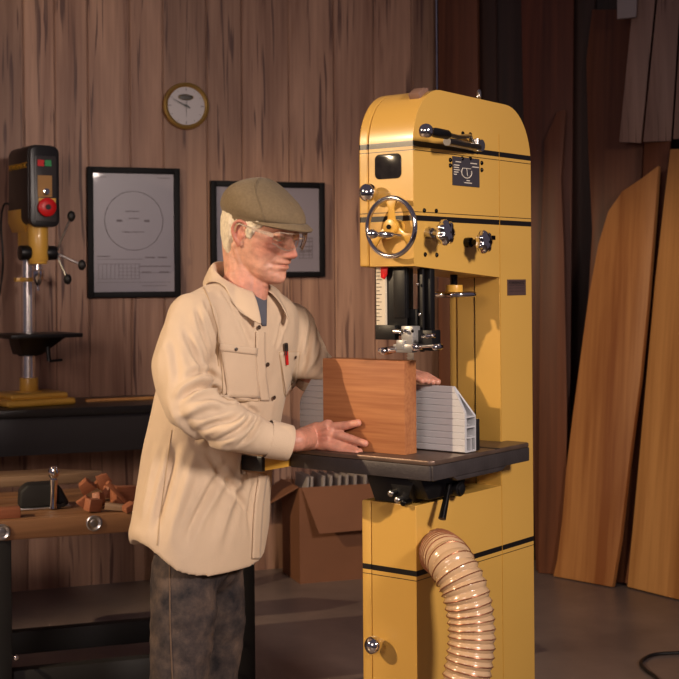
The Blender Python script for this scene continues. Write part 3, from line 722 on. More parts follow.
# instruction plate
a = sv(452, 156); c = sv(479, 187.5)
b = MB(); b.bb((a[0], -0.002, c[2]), (c[0], 0.0005, a[2])); pl = b.build('instruction_plate', plain('slate_plate', srgb(62, 58, 64), 0.35, coat=0.3), saw)
pw = c[0]-a[0]; ph = a[2]-c[2]
wm = plain('white_print', srgb(215, 205, 190), 0.5)
b = MB()
def pp(x, z): return (a[0]+x*pw, c[2]+z*ph)
for (x0, x1, z) in ((.04, .24, .70), (.04, .22, .62), (.04, .24, .54), (.04, .20, .46), (.04, .14, .38), (.72, .96, .70), (.5, .62, .2), (.42, .7, .12), (.1, .3, .82), (.65, .9, .82)):
    p, z_ = pp(x0, z); p2, _ = pp(x1, z); b.bb((p, -0.0028, z_-0.0012), (p2, -0.0018, z_+0.0012))
ar = [(pp(.5+.19*math.cos(math.radians(t)), .48+.2*math.sin(math.radians(t)))) for t in range(140, 400, 20)]
b.tube([(x, -0.003, z) for x, z in ar], 0.0014, 6); b.tube([(pp(.36, .62)[0], -0.003, pp(.36, .62)[1]), (pp(.66, .62)[0], -0.003, pp(.66, .62)[1])], 0.001, 6); b.tube([(pp(.5, .62)[0], -0.003, pp(.5, .62)[1]), (pp(.53, .36)[0], -0.003, pp(.53, .36)[1])], 0.001, 6)
b.build('plate_print', wm, pl, smooth=0)
# maker's plate on the column
a = sv(507, 279.5); c = sv(525.5, 295)
b = MB(); b.bb((a[0], -0.0015, c[2]), (c[0], 0.0005, a[2])); pl = b.build('name_plate', plain('bronze_nameplate', srgb(96, 74, 70), 0.35, 0.3), saw)
text('plate_lettering', 'POWERMATIC', (c[0]-a[0])*0.135, M['black'], pl, ((a[0]+c[0])/2, -0.0018, a[2]-0.010), (math.pi/2, 0, 0), 0.0003)
b = MB()
for z in (.25, .45, .6): b.bb((a[0]+0.008, -0.002, c[2]+z*(a[2]-c[2])), (a[0]+0.035, -0.0014, c[2]+z*(a[2]-c[2])+0.001)); b.bb((a[0]+0.04, -0.002, c[2]+z*(a[2]-c[2])), (c[0]-0.008, -0.0014, c[2]+z*(a[2]-c[2])+0.001))
b.build('plate_print', M['black'], pl, smooth=0)
# star knobs
def star(px, py, R_, L1, nm='star_knob', mat2='bolt'):
    q = sv(px, py, -0.055); b = MB(); n = 48; rows = []
    for y, f in ((-0.040, .45), (-0.044, .8), (-0.050, .97), (-0.062, 1.0), (-0.068, .85), (-0.072, .5), (-0.073, .1)):
        row = []
        for k in range(n):
            t = 2*math.pi*k/n; r = R_*f*(1+0.11*math.cos(7*t)*f); row.append(Vector((q[0]+r*math.cos(t), y, q[2]+r*math.sin(t))))
        rows.append(row)
    b.grid(rows, closev=True); o = b.build(nm, M['chrome'], saw, smooth=50)
    b = MB(); b.cyl((q[0], 0.001, q[2]), (q[0], -0.018, q[2]), 0.013); b.cyl((q[0], -0.018, q[2]), (q[0], -0.045, q[2]), 0.008); b.build('knob_shaft', M[mat2], o, bevel=0.001)
    return q, o
star(445, 232.5, 0.031, 0, mat2='steel')
q, sk = star(483.5, 242, 0.029, 0)
b = MB(); e = sv(497, 236.5, -0.06); b.box(Vector((q[0]+0.030, -0.055, q[2]+0.012)), (0.048, 0.008, 0.012)); b.build('lock_tab', M['bolt'], sk, bevel=0.001)
# horizontal tension wheel under the upper box
q = sv(454, 294.5, 0.075); zt2 = sv(454, 279, 0.075)[2]
b = MB(); b.ring((q[0], q[1], q[2]), (0, 0, 1), 0.057, 0.0078, 48, 12); tw = b.build('tension_wheel', M['chrome'], saw)
b = MB(); b.cyl((q[0], q[1], q[2]-0.004), (q[0], q[1], q[2]+0.004), 0.049); b.build('wheel_disc', M['steel'], tw)
b = MB(); b.cyl((q[0], q[1], q[2]+0.004), (q[0], q[1], q[2]+0.026), 0.024); b.build('wheel_hub', M['yel'], tw, bevel=0.001)
b = MB(); b.cyl((q[0], q[1], q[2]+0.024), (q[0], q[1], zb1+0.03), 0.010); b.build('tension_screw', M['bolt'], tw)
# lifting eye and top bracket
q = sv(479, 97, 0.07); b = MB(); b.cyl((q[0], q[1], ztop-0.01), (q[0], q[1], ztop+0.006), 0.008); 
b.ring((q[0], q[1], ztop+0.022), (.62, -.785, 0), 0.013, 0.005, 24, 8); b.build('lifting_eye', M['steel'], saw)
q = su(424, 95, 0.10); b = MB(); b.box((0.066, 0.030, ztop-0.018), (0.034, 0.034, 0.030), Matrix.Rotation(-0.55, 3, 'Y')); b.box((0.084, 0.030, ztop-0.004), (0.020, 0.030, 0.014), Matrix.Rotation(-0.25, 3, 'Y')); b.build('top_bracket', plain('brown_leather', srgb(128, 96, 80), 0.6), saw, bevel=0.003)

# ---- upper guide assembly (hangs in front of the throat)
ug = 0.035        # u of the guide post axis
def gp(px, py, u): return su(px, py, u)
def gbox(b, x0, y0, x1, y1, u0, u1):
    a = gp(x0, y0, u0); c = gp(x1, y1, u0); b.bb((u0, min(a[1], c[1]), min(a[2], c[2])), (u1, max(a[1], c[1]), max(a[2], c[2])))
b = MB(); gbox(b, 375, 262, 407, 336, 0.030, 0.034); gbox(b, 393, 262, 405, 318, 0.026, 0.045); gbox(b, 375, 325, 395, 340, 0.016, 0.034); b.build('blade_guard', M['blackmetal'], saw, bevel=0.001)
b = MB(); gbox(b, 376, 262, 385.5, 325, 0.022, 0.0295); sc = b.build('height_scale', plain('ivory_scale', srgb(212, 200, 178), 0.5), saw)
b = MB()
for i in range(14):
    gbox(b, 376.5, 272+i*3.7, 379.5 if i % 2 else 381.5, 272.6+i*3.7, 0.0213, 0.0222)
b.build('scale_marks', M['black'], sc, smooth=0)
b = MB(); b.prism([gp(380.5, 262, 0.017), gp(388, 262, 0.017), gp(387, 274, 0.017), gp(384, 279.5, 0.017), gp(380.5, 277.5, 0.017)], (0.004, 0, 0)); b.build('red_pointer', M['redplastic'], saw, bevel=0.001)
b = MB(); gbox(b, 417, 266, 431, 338, 0.080, 0.10); gbox(b, 419, 266, 423.5, 352, 0.052, 0.060); b.build('guide_post', M['blackmetal'], saw, bevel=0.002)
b = MB(); gbox(b, 400, 309, 417, 336, 0.05, 0.06); gbox(b, 414, 330, 432, 351, 0.035, 0.075); b.build('guide_bracket', M['blackmetal'], saw, bevel=0.002)
b = MB(); gbox(b, 401, 326, 413, 352, 0.012, 0.045); gbox(b, 393, 344, 412, 353, 0.008, 0.03); gbox(b, 396, 340, 404, 350, 0.006, 0.02); b.build('guide_block', plain('cast_zinc', (0.36, 0.35, 0.34, 1), 0.35, 0.5), saw, bevel=0.002)
for (px, py, r, L) in ((387, 351, 0.0095, 0.020), (407, 331, 0.005, 0.01), (417, 347, 0.009, 0.012), (437, 347, 0.0075, 0.012), (430, 336, 0.006, 0.012)):
    b = MB(); q = gp(px, py, 0.012); b.lathe([(r, 0), (r, 0.018+L), (r*.6, 0.019+L), (r*.6, 0.023+L)], (0.03, q[1], q[2]), (-1, 0, 0), 20); b.build('guide_roller', M['chrome'], saw, bevel=0.0005)
for (x0, y0, x1, y1, r) in ((380, 351, 397, 349, 0.0085), (394, 331, 402, 332, 0.006), (417, 347, 440, 345, 0.004), (422, 337, 434, 335, 0.0035)):
    b = MB(); b.cyl(gp(x0, y0, 0.012), gp(x1, y1, 0.012), r); b.build('guide_rod', M['chrome'], saw)
for px, py in ((417.5, 284), (419.5, 314.5), (402, 331), (412.5, 331)):
    b = MB(); q = gp(px, py, 0.042 if py < 320 else 0.011); b.sphere(q, 0.0045, (.6, 1, 1), seg=12, rings=8); b.build('guide_screw', M['bolt'] if py > 320 else M['chrome'], saw)
# blade
tz = sz(432, 462, 1.006)[2]
bu = 0.0615+0.018
ba = gp(413.5, 340, 0.0655); bz0 = tz; bz1 = zb0+0.02
b = MB(); pts = []; zz = bz0
vb = ba[1]
n = int((bz1-bz0)/0.0075)
lay = []
for i in range(n): lay += [(vb+0.018, bz0+i*0.0075), (vb+0.0225, bz0+(i+0.75)*0.0075)]
pts = [(0.0485, vb, bz0)]+[(0.0485, y, z) for y, z in lay]+[(0.0485, vb+0.018, bz0+n*0.0075), (0.0485, vb, bz0+n*0.0075)]
BLADE_PTS = pts

# ---- table
TZ = 1.006; TH = 0.050
tc = sz(432, 461.5, TZ); tr = sv(531, 444.5, tc[1]); tl = sz(288, 452.5, TZ)
tu0 = tc[0]; tv0 = tc[1]; tu1 = tr[0]; tu2 = uc-0.006; tv1 = su(288, 452.5, tu0)[1]; vn = -0.004
b = MB()
ch = 0.012
b.prism([(tu0, tv0+ch, TZ), (tu0+ch, tv0, TZ), (tu1-ch, tv0, TZ), (tu1, tv0+ch, TZ), (tu1, vn, TZ), (tu2, vn, TZ), (tu2, tv1-ch, TZ), (tu2-ch, tv1, TZ), (tu0+ch, tv1, TZ), (tu0, tv1-ch, TZ)], (0, 0, -0.012))
tb = b.build('table', M['castiron'], saw, bevel=0.0025)
b = MB(); e = 0.004
def rim(x0, y0, x1, y1): b.bb((x0, y0, TZ-TH), (x1, y1, TZ-0.0125))
rim(tu0+ch*0.5, tv0+0.001, tu1-ch*0.5, tv0+0.022); rim(tu0+ch*0.5, tv1-0.022, tu2-ch*0.5, tv1-0.001)
rim(tu0+0.001, tv0+ch*0.6, tu0+0.022, tv1-ch*0.6); rim(tu1-0.022, tv0+ch*0.6, tu1-0.001, vn-0.001); rim(tu2-0.022, vn-0.02, tu2-0.001, tv1-ch*0.6)
b.prism([(tu0+0.1, tv0+0.004, TZ-TH), (tu0+0.36, tv0+0.004, TZ-TH), (tu0+0.33, tv0+0.004, TZ-TH-0.012), (tu0+0.12, tv0+0.004, TZ-TH-0.012)], (0, 0.02, 0))
b.build('table_skirt', M['ironside'], tb, bevel=0.003)
b = MB(); b.bb((0.25, tv0+0.0005, TZ-0.012), (0.27, tv1, TZ+0.0006)); b.build('mitre_slot', M['matblack'], tb)
# trunnion and levers below
b = MB()
b.prism([(0.0, 0.0, TZ-TH), (0.0, 0.16, TZ-TH), (0.0, 0.13, zc+0.002), (0.0, 0.03, zc+0.002)], (0.2, 0, 0))
b.cyl((0.06, 0.03, TZ-TH-0.03), (0.06, -0.01, TZ-TH-0.03), 0.028)
b.prism([(-0.01, 0.02, TZ-TH), (0.22, 0.02, TZ-TH), (0.18, 0.02, zc+0.012), (0.03, 0.02, zc+0.012)], (0, -0.04, 0))
b.build('trunnion', M['blackmetal'], saw, bevel=0.004)
q = sv(461, 489, -0.035); b = MB(); b.cyl((q[0], 0.01, q[2]), (q[0], -0.035, q[2]), 0.020); b.cyl((q[0], -0.035, q[2]), (q[0], -0.04, q[2]), 0.015); b.build('lock_knob', M['blackmetal'], saw, bevel=0.003)
b = MB(); b.tube([sv(449, 484, -0.04), sv(446, 500, -0.045), sv(442, 519, -0.05)], [0.007, 0.008, 0.010], 14); b.build('tilt_lever', M['bolt'], saw, smooth=60)
for px, py in ((390.5, 493.5), (397, 500), (403, 503)):
    q = su(px, py, -0.02); b = MB(); b.cyl((0.01, q[1], q[2]), (-0.02, q[1], q[2]), 0.008, seg=12); b.sphere((-0.02, q[1], q[2]), 0.0085, (.5, 1, 1)); b.build('stop_bolt', M['steel'] if px < 400 else M['bolt'], saw)
# fence rail with black end
uE = sv(265, 466, tv1)[0]; vcap = su(245, 466, uE)[1]
b = MB(); b.bb((uE+0.0005, tv1+0.0006, TZ-0.050), (tu2, vcap, TZ-0.013)); rl = b.build('fence_rail', M['yel'], saw, bevel=0.002)
b = MB(); b.bb((uE-0.014, tv1-0.001, TZ-0.051), (uE, vcap+0.001, TZ-0.012)); b.build('end_cap', M['black'], rl, bevel=0.002)
# ---- fence
fu = 0.118
fa = sl(hit(465, 454, O+U*fu, U)); fb = su(300, 430, fu)
f_v0 = fa[1]; f_v1 = fb[1]
ftop = su(453, 386.5, fu)[2]; fch = su(453, 386.5, fu)[1]; fch2 = su(311, 382, fu)[1]; fside = su(465, 413, fu)[2]; fside2 = su(300, 400, fu)[2]
f0 = TZ+0.003
b = MB(); nG = 10; zz = f0; outl = []
# grooved face: profile in (u,z), clipped polygon extruded in v by sections
def fence_edge(z):      # v limits at height z
    a = f_v0 if z <= fside else f_v0+(fch-f_v0)*(z-fside)/(ftop-fside)
    c = f_v1 if z <= fside2 else f_v1+(fch2-f_v1)*(z-fside2)/(ftop-fside2)
    return a, c
rows = []
zs = []
step = (ftop-f0)/nG
for i in range(nG):
    for fz, du in ((0, 0.0022), (0.10, 0), (0.90, 0), (1.0, 0.0022)): zs.append((f0+step*(i+fz), du))
for z, du in zs:
    a, c = fence_edge(z); rows.append([Vector((fu+du, a, z)), Vector((fu+du, c, z)), Vector((fu+0.009, c, z)), Vector((fu+0.009, a, z))])
b.grid(rows, closev=True); nn = len(rows); b._add([Vector(v) for v in rows[0]]+[Vector(v) for v in rows[-1]], [(0, 1, 2, 3), (7, 6, 5, 4)])
fn = b.build('fence', M['alu'], saw, smooth=0)
b = MB()
W2 = 0.052
for z in (f0, f0+0.035, f0+0.062, f0+0.088): b.bb((fu+0.009, f_v0, z), (fu+W2-0.004, f_v1, z+0.004))
b.bb((fu+W2-0.004, f_v0, f0), (fu+W2, f_v1, f0+0.092))
b.bb((fu+0.028, f_v0, f0), (fu+0.031, f_v1, f0+0.035))
# sloping brace from top to the low box
b.prism([(fu+0.009, fch, ftop), (fu+0.009, fch, ftop-0.006), (fu+W2-0.004, f_v0, f0+0.088), (fu+W2, f_v0, f0+0.092)], (0, fch2-fch-0.02, 0))
b.build('fence_web', M['alu'], fn, smooth=0)
b = MB(); b.bb((fu+W2+0.0005, f_v0-0.002, f0), (fu+W2+0.016, f_v1, f0+0.082)); b.build('fence_bar', M['black'], fn, bevel=0.002)

# ---- cherry block being sawn
bu0 = 0.010; bc = su(405, 453.5, bu0); blv0 = bc[1]; blv1 = su(323, 400, bu0)[1]; bh = su(405, 361.5, bu0)[2]-TZ; bt_ = sv(416, 400, blv0)[0]-bu0
bt_ = 0.052
blk = empty('wood_block', sw((bu0, blv0, TZ+0.0006)), SA, 'large square block of cherry wood standing on the bandsaw table against the man\'s hand', 'wood block')
b = MB(); b.bb((0, 0, 0), (bt_, blv1-blv0, bh)); b.build('block', M['block'], blk, bevel=0.0012)
# blade runs behind the block
du = 0.0655-0.0485
b = MB(); b.prism([(x+du, y, z) for x, y, z in BLADE_PTS], (0.001, 0, 0)); b.build('saw_blade', M['steel'], saw, smooth=0)

# ---- dust hose
hq = [sv(437, 551, 0.010), sv(441, 553, -0.04), sl(P(450, 562, 3.30)), sl(P(464, 588, 3.26)), sl(P(471, 620, 3.25)), sl(P(471, 650, 3.24)), sl(P(464, 690, 3.23)), sl(P(452, 740, 3.22)), sl(P(440, 810, 3.19)), Vector((0.06, -0.36, 0.12)), Vector((0.12, -0.52, 0.062)), Vector((0.30, -0.74, 0.059)), Vector((0.6, -0.86, 0.059))]
pts = catmull([sw(v) for v in hq], 60)
acc = [0.0]
for p, q in zip(pts[:-1], pts[1:]): acc.append(acc[-1]+(q-p).length)
rs = [0.0545+0.0024*(abs(math.sin(math.pi*s/0.0195))-0.5)*2 for s in acc]
m, nt, bs = newmat('translucent_hose'); bs.inputs['Base Color'].default_value = srgb(218, 182, 142); bs.inputs['Roughness'].default_value = 0.22
bs.inputs['Transmission Weight'].default_value = 0.2; bs.inputs['Subsurface Weight'].default_value = 0.0; bs.inputs['Coat Weight'].default_value = 0.6; bs.inputs['Coat Roughness'].default_value = 0.12
b = MB(); b.tube(pts, rs, 32); hose = b.build('dust_hose', m, smooth=180); tag(hose, 'ribbed tan dust extraction hose curving down from the side of the bandsaw', 'hose')
b = MB(); q = sv(437, 551, 0); b.cyl((q[0], 0.004, q[2]), (q[0], -0.02, q[2]), 0.050); b.build('dust_port', M['yel'], saw)
# copper wire helix inside the ribs
hel = []; u_ = None; n = len(pts)
for i in range(2, n-1, 1):
    t = (pts[i+1]-pts[i-1]).normalized()
    if u_ is None: u_ = frame_from(t)[0]
    u_ = (u_-t*u_.dot(t)).normalized(); v_ = t.cross(u_)
rings = MB(); nxt = 0.0097
for i in range(1, n-1):
    if acc[i] >= nxt:
        nxt += 0.0195; t = (pts[i+1]-pts[i-1]).normalized(); u_, v_, _ = frame_from(t)
        rings.tube([pts[i]+(u_*math.cos(k*math.pi/16)+v_*math.sin(k*math.pi/16))*(0.0572) for k in range(32)], 0.0016, 6, closed=True)
o = rings.build('wire_coil', plain('copper_wire', srgb(150, 96, 66), 0.35, 0.5), hose)

# ------------------------------------------------------------------ lamp fixture added out of frame; its barn doors cut the key beam
lamp = empty('added_key_lamp', (KEY.x, KEY.y, 0), math.radians(30), 'black lamp fixture on a tall stand, added unseen at the left to shape the key light with barn doors', 'lamp')
LZ = KEY.z
b = MB(); b.lathe([(0.05, -0.30), (0.10, -0.27), (0.12, -0.10), (0.12, -0.06), (0.10, -0.06), (0.10, -0.2)], (0, 0, LZ), (math.cos(math.radians(22)), 0, -math.sin(math.radians(22))), 32, closed=False)
b.build('lamp_housing', M['black'], lamp)
b = MB(); b.cyl((-0.12, 0, 0.03), (-0.12, 0, LZ-0.02), 0.016); b.build('stand', M['black'], lamp)
for k in range(3):
    a = math.radians(120*k+60); b = MB(); b.cyl((-0.12, 0, 0.5), (-0.12+0.5*math.cos(a), 0.5*math.sin(a), 0.014), 0.012); b.build('leg', M['black'], lamp)
Ri = Matrix.Rotation(-math.radians(30), 3, 'Z')
def door(p0, p1, q1, q0, nm='added_barn_door'):  # unseen panels added around the key spot to crop its beam
    b = MB(); P4 = [Vector((0, 0, LZ))+Ri @ v for v in (p0, p1, q1, q0)]; n_ = (P4[1]-P4[0]).cross(P4[3]-P4[0]).normalized()
    b.prism(P4, n_*0.004); b.build(nm, M['matblack'], lamp, smooth=0)
d0, d1 = 0.14, 0.50
def kd(az, el, r): return key_dir(az, el)*r/max(0.2, math.cos(math.radians(az-30)))
TOPE, LEFTA, BOTE, RIGHTA = -8.6, 55.0, -52.0, -8.0
door(kd(LEFTA, TOPE, d1), kd(30, TOPE, d1), kd(30, 25, d0), kd(75, 25, d0)); door(kd(30, TOPE, d1), kd(RIGHTA, TOPE, d1), kd(-20, 25, d0), kd(30, 25, d0))
door(kd(LEFTA, BOTE, d1), kd(LEFTA, TOPE, d1), kd(80, 20, d0), kd(80, -60, d0))
door(kd(RIGHTA, BOTE, d1), kd(RIGHTA, TOPE, d1), kd(-25, 20, d0), kd(-25, -60, d0))

# ------------------------------------------------------------------ the man
skin_m, nt, bs = newmat('skin'); L = nt.links.new
tcn = N(nt, 'ShaderNodeTexCoord')
at = N(nt, 'ShaderNodeAttribute'); at.attribute_name = 'red'
c0 = N(nt, 'ShaderNodeMix', data_type='RGBA'); c0.inputs[6].default_value = srgb(218, 168, 142); c0.inputs[7].default_value = srgb(188, 108, 92)
L(at.outputs['Fac'], c0.inputs[0])
nz = N(nt, 'ShaderNodeTexNoise'); nz.inputs['Scale'].default_value = 45; nz.inputs['Detail'].default_value = 4; L(tcn.outputs['Object'], nz.inputs['Vector'])
c1 = N(nt, 'ShaderNodeMix', data_type='RGBA', blend_type='MULTIPLY'); c1.inputs[0].default_value = 0.75
mr = N(nt, 'ShaderNodeMapRange'); mr.inputs['From Min'].default_value = .35; mr.inputs['From Max'].default_value = .65; mr.inputs['To Min'].default_value = .72; mr.inputs['To Max'].default_value = 1.08
L(nz.outputs['Fac'], mr.inputs[0]); L(c0.outputs[2], c1.inputs[6]); L(mr.outputs[0], c1.inputs[7]); L(c1.outputs[2], bs.inputs['Base Color'])
bs.inputs['Roughness'].default_value = 0.48; bs.inputs['Subsurface Weight'].default_value = 0.12; bs.inputs['Subsurface Radius'].default_value = (0.012, 0.004, 0.002)
n2 = N(nt, 'ShaderNodeTexNoise'); n2.inputs['Scale'].default_value = 110; L(tcn.outputs['Object'], n2.inputs['Vector'])
bp = N(nt, 'ShaderNodeBump'); bp.inputs['Strength'].default_value = 0.5; bp.inputs['Distance'].default_value = 0.002; L(n2.outputs['Fac'], bp.inputs['Height']); L(bp.outputs[0], bs.inputs['Normal'])
M['shirt'] = plain('beige_cotton', srgb(207, 184, 157), 0.9, bump=0.5, bscale=420, var=0.05, vscale=12, sheen=0.15, spec=0.15)
M['shirtseam'] = plain('beige_cotton_seam', srgb(188, 162, 130), 0.9, spec=0.15)
M['tee'] = plain('grey_tee', srgb(92, 94, 104), 0.9, bump=0.3, bscale=500, spec=0.15)
M['cap'] = plain('olive_tweed', srgb(124, 108, 84), 0.9, bump=0.8, bscale=500, var=0.14, vscale=160, sheen=0.1, spec=0.15)
M['hair'] = plain('white_hair', srgb(226, 212, 186), 0.6, bump=0.6, bscale=300, var=0.2, vscale=90)
M['button'] = plain('brown_button', srgb(60, 44, 34), 0.35)
M['shoe'] = plain('brown_leather_shoe', srgb(62, 42, 30), 0.45)
def denim():
    m, nt, b = newmat('washed_dark_denim'); L = nt.links.new
    tc = N(nt, 'ShaderNodeTexCoord'); n = N(nt, 'ShaderNodeTexNoise'); n.inputs['Scale'].default_value = 16; n.inputs['Detail'].default_value = 7; n.inputs['Roughness'].default_value = 0.62
    L(tc.outputs['Object'], n.inputs['Vector']); cr = N(nt, 'ShaderNodeValToRGB')
    e = cr.color_ramp.elements; e[0].position = 0.34; e[0].color = srgb(40, 38, 41); e[1].position = 0.76; e[1].color = srgb(104, 88, 78)
    q = e.new(0.5); q.color = srgb(68, 60, 58)
    L(n.outputs['Fac'], cr.inputs[0]); L(cr.outputs[0], b.inputs['Base Color']); b.inputs['Roughness'].default_value = 0.9; b.inputs['Specular IOR Level'].default_value = 0.15
    n2 = N(nt, 'ShaderNodeTexNoise'); n2.inputs['Scale'].default_value = 400; L(tc.outputs['Object'], n2.inputs['Vector'])
    bp = N(nt, 'ShaderNodeBump'); bp.inputs['Strength'].default_value = 0.5; bp.inputs['Distance'].default_value = 0.002; L(n2.outputs['Fac'], bp.inputs['Height']); L(bp.outputs[0], b.inputs['Normal'])
    return m
M['denim'] = denim()

FW = Vector((.79, -.62, 0)).normalized(); LF = Vector((-FW.y, FW.x, 0))   # forward, his left
def voxel(mb, size, name, smooth_it=4, fac=0.5):
    """union the closed pieces of mb into one smooth mesh"""
    bmesh.ops.recalc_face_normals(mb.bm, faces=mb.bm.faces)
    me = bpy.data.meshes.new('tmp'); mb.bm.to_mesh(me); mb.bm.free()
    o = bpy.data.objects.new('tmp', me); COL.objects.link(o)
    md = o.modifiers.new('r', 'REMESH'); md.mode = 'VOXEL'; md.voxel_size = size; md.adaptivity = 0
    if smooth_it:
        s = o.modifiers.new('s', 'SMOOTH'); s.iterations = smooth_it; s.factor = fac
    dg = bpy.context.evaluated_depsgraph_get(); out = bpy.data.meshes.new_from_object(o.evaluated_get(dg))
    bpy.data.objects.remove(o); out.name = name
    for p in out.polygons: p.use_smooth = True
    return out
def link(name, me, mat, parent):
    o = bpy.data.objects.new(name, me); COL.objects.link(o); me.materials.clear(); me.materials.append(mat); o.parent = parent; return o

# ---- head (local: +x face, +y his left, +z up; metres*100)
HC = Vector(P(260, 234, 3.60))
yaw = math.radians(-33); pit = math.radians(17); rol = math.radians(2)
HR = Matrix.Rotation(yaw, 3, 'Z') @ Matrix.Rotation(pit, 3, 'Y') @ Matrix.Rotation(rol, 3, 'X')
HS = 0.0109
def hw(v): return HC + HR @ (Vector(v)*HS)
def interp(tab, z):
    xs = [t[0] for t in tab]
    return float(np.interp(z, xs, [t[1] for t in tab]))
FR = [(-11.2, 3.0), (-10.9, 6.4), (-10.4, 8.3), (-9.6, 9.4), (-8.6, 9.75), (-7.6, 9.35), (-7.0, 9.05), (-6.3, 9.6), (-5.7, 9.95), (-5.2, 9.55), (-4.7, 10.05), (-4.1, 10.0), (-3.4, 9.6), (-2, 9.3), (0, 9.0), (1.2, 8.8), (2.4, 8.9), (3.4, 9.5), (4.3, 9.95), (5.5, 9.8), (7, 8.6), (8, 7.6), (10, 4.6), (11.0, 2.0), (11.5, 0.8), (11.7, 0.4)]
FRS = [(-11.2, 3.0), (-10.9, 5.8), (-10.4, 7.3), (-9.6, 8.3), (-8.6, 8.8), (-7, 9.05), (-5, 9.2), (-3.4, 9.2), (0, 9.0), (2.4, 9.1), (4.3, 9.7), (5.5, 9.6), (7, 8.6), (8, 7.6), (10, 4.6), (11.0, 2.0), (11.5, 0.8), (11.7, 0.4)]
BK = [(-11.2, 2.0), (-10.9, 0.5), (-10.4, -0.6), (-9.6, -2), (-8.6, -3.4), (-7, -5.6), (-5, -7.6), (-2, -9.0), (2, -9.9), (6, -9.8), (8, -8.8), (10, -6.4), (11.0, -4.0), (11.5, -1.8), (11.7, -0.4)]
WD = [(-11.2, 0.8), (-10.9, 2.2), (-10.4, 3.1), (-9.6, 4.1), (-8.6, 4.9), (-7, 5.7), (-5, 6.3), (-3, 6.7), (0, 7.1), (3, 7.25), (6, 7.4), (8, 6.7), (10, 4.7), (11.0, 2.6), (11.5, 1.2), (11.7, 0.3)]
NOSE = [(-3.9, 0), (-3.4, 0.6), (-3.0, 2.0), (-2.4, 2.75), (-1.8, 2.85), (-1, 2.4), (0, 1.85), (1.2, 1.3), (2.4, 0.75), (3.4, 0.2), (4.4, 0)]
NW = [(-3.9, 1.5), (-3, 1.45), (-2, 1.25), (-1, 1.0), (0, .8), (2, .75), (4, 1.0)]
def g(x, s): return math.exp(-(x/s)**2/2)
def headpt(phi, z, off=0.0):
    f, bk, wd = interp(FRS, z), interp(BK, z), interp(WD, z); fd = interp(FR, z)-f
    c = (f+bk)/2*0.55+0.0
    cs, sn = math.cos(phi), math.sin(phi)
    if cs >= 0:
        ax = f-c; e = 0.86
        x = c+ax*(abs(cs)**e); y = wd*math.copysign(abs(sn)**1.06, sn)
    else:
        x = c+(bk-c)*(abs(cs)**0.92); y = wd*math.copysign(abs(sn)**0.92, sn)
    if cs > 0:
        x += fd*g(y, 2.3)
        nose = interp(NOSE, z); nw = interp(NW, z)
        x += nose*g(y, nw*0.72)
        x += 0.55*g(z+2.75, .55)*(g(abs(y)-1.45, .42))           # alar wings
        for s in (-1, 1):
            d = g(y-s*3.1, 1.25)
            x -= 1.25*d*g(z-1.7, 1.0)                             # eye socket
            x += 0.55*d*g(z-3.9, .75)*1.0                          # brow ridge
            x += 0.55*g(y-s*3.2, 1.3)*g(z-0.05, .42); x -= 0.45*g(y-s*3.4, 1.4)*g(z+.75, .35)                # bag under the eye
            x += 0.45*g(y-s*4.7, 1.3)*g(z+0.9, 1.3); y += s*0.2*g(y-s*5.5, 1.5)*g(z+.6, 1.2)
            x -= 0.75*g((y-s*(2.8+(-3.2-z)*0.42)), .45)*g(z+4.3, 1.3) # nasolabial fold
            x -= 0.35*g(y-s*4.4, 1.3)*g(z+4.6, 1.4)                # hollow cheek
            x -= 0.3*g(y-s*2.6, .5)*g(z+5.3, .4)                   # mouth corner
            x -= 0.55*g(y-s*(3.0+(-6-z)*.1), .45)*g(z+7.0, 1.3); x += .45*g(y-s*4.4, 1.1)*g(z+7.2, 1.2)
        x -= 0.50*g(z+5.2+.06*y*y*.5, .22)*g(y, 1.8)                          # mouth line
        x += 0.22*g(z+4.75, .3)*g(y, 1.3)
        x += 0.26*g(z+5.9, .38)*g(y, 1.2)
        x += 0.2*g(z+8.9, .8)*g(y, 1.0)
    if cs > -.2 and off == 0: x += 0.16*noise.noise(Vector((y*.8, z*1.3, 2)))
    n = Vector((math.cos(phi), math.sin(phi), 0.0))
    return Vector((x, y, z))+n*off
body = MB()
rows = []
zs = list(np.concatenate([[-11.2, -11.0], np.linspace(-10.8, 11.4, 116), [11.6, 11.7]]))
for z in zs: rows.append([hw(headpt(2*math.pi*k/140, z)) for k in range(140)])
body.grid(rows, closev=True)
nr = len(rows)
body.bm.verts.ensure_lookup_table()
vv = list(body.bm.verts)
body.bm.faces.new(vv[:140][::-1]); body.bm.faces.new(vv[(nr-1)*140:nr*140])
# ears
for s in (-1, 1):
    def ep(x, z, y=0): return hw((x, s*(6.95+y), z))
    body.sphere(ep(-0.6, 0.2, .25), 1*HS, (1.5, .55, 2.7), HR @ Matrix.Rotation(math.radians(-12), 3, 'Y'))
    body.sphere(ep(-0.3, -2.2, .35), HS*1.0, (.85, .5, 1.1), HR)
    rim_ = [(1.0, 1.5, .3), (1.0, 2.5, .75), (.1, 3.15, 1.2), (-1.1, 3.0, 1.5), (-1.9, 2.0, 1.65), (-2.1, .6, 1.55), (-1.7, -.8, 1.2), (-.9, -2.0, .7)]
    pts_ = catmull([ep(a, b_, c_) for a, b_, c_ in rim_], 4)
    body.tube(pts_, 0.42*HS, 10); body.sphere(pts_[0], .42*HS); body.sphere(pts_[-1], .42*HS)
    body.sphere(ep(.75, -.2, .55), HS*0.55, (.8, .7, 1.2), HR)
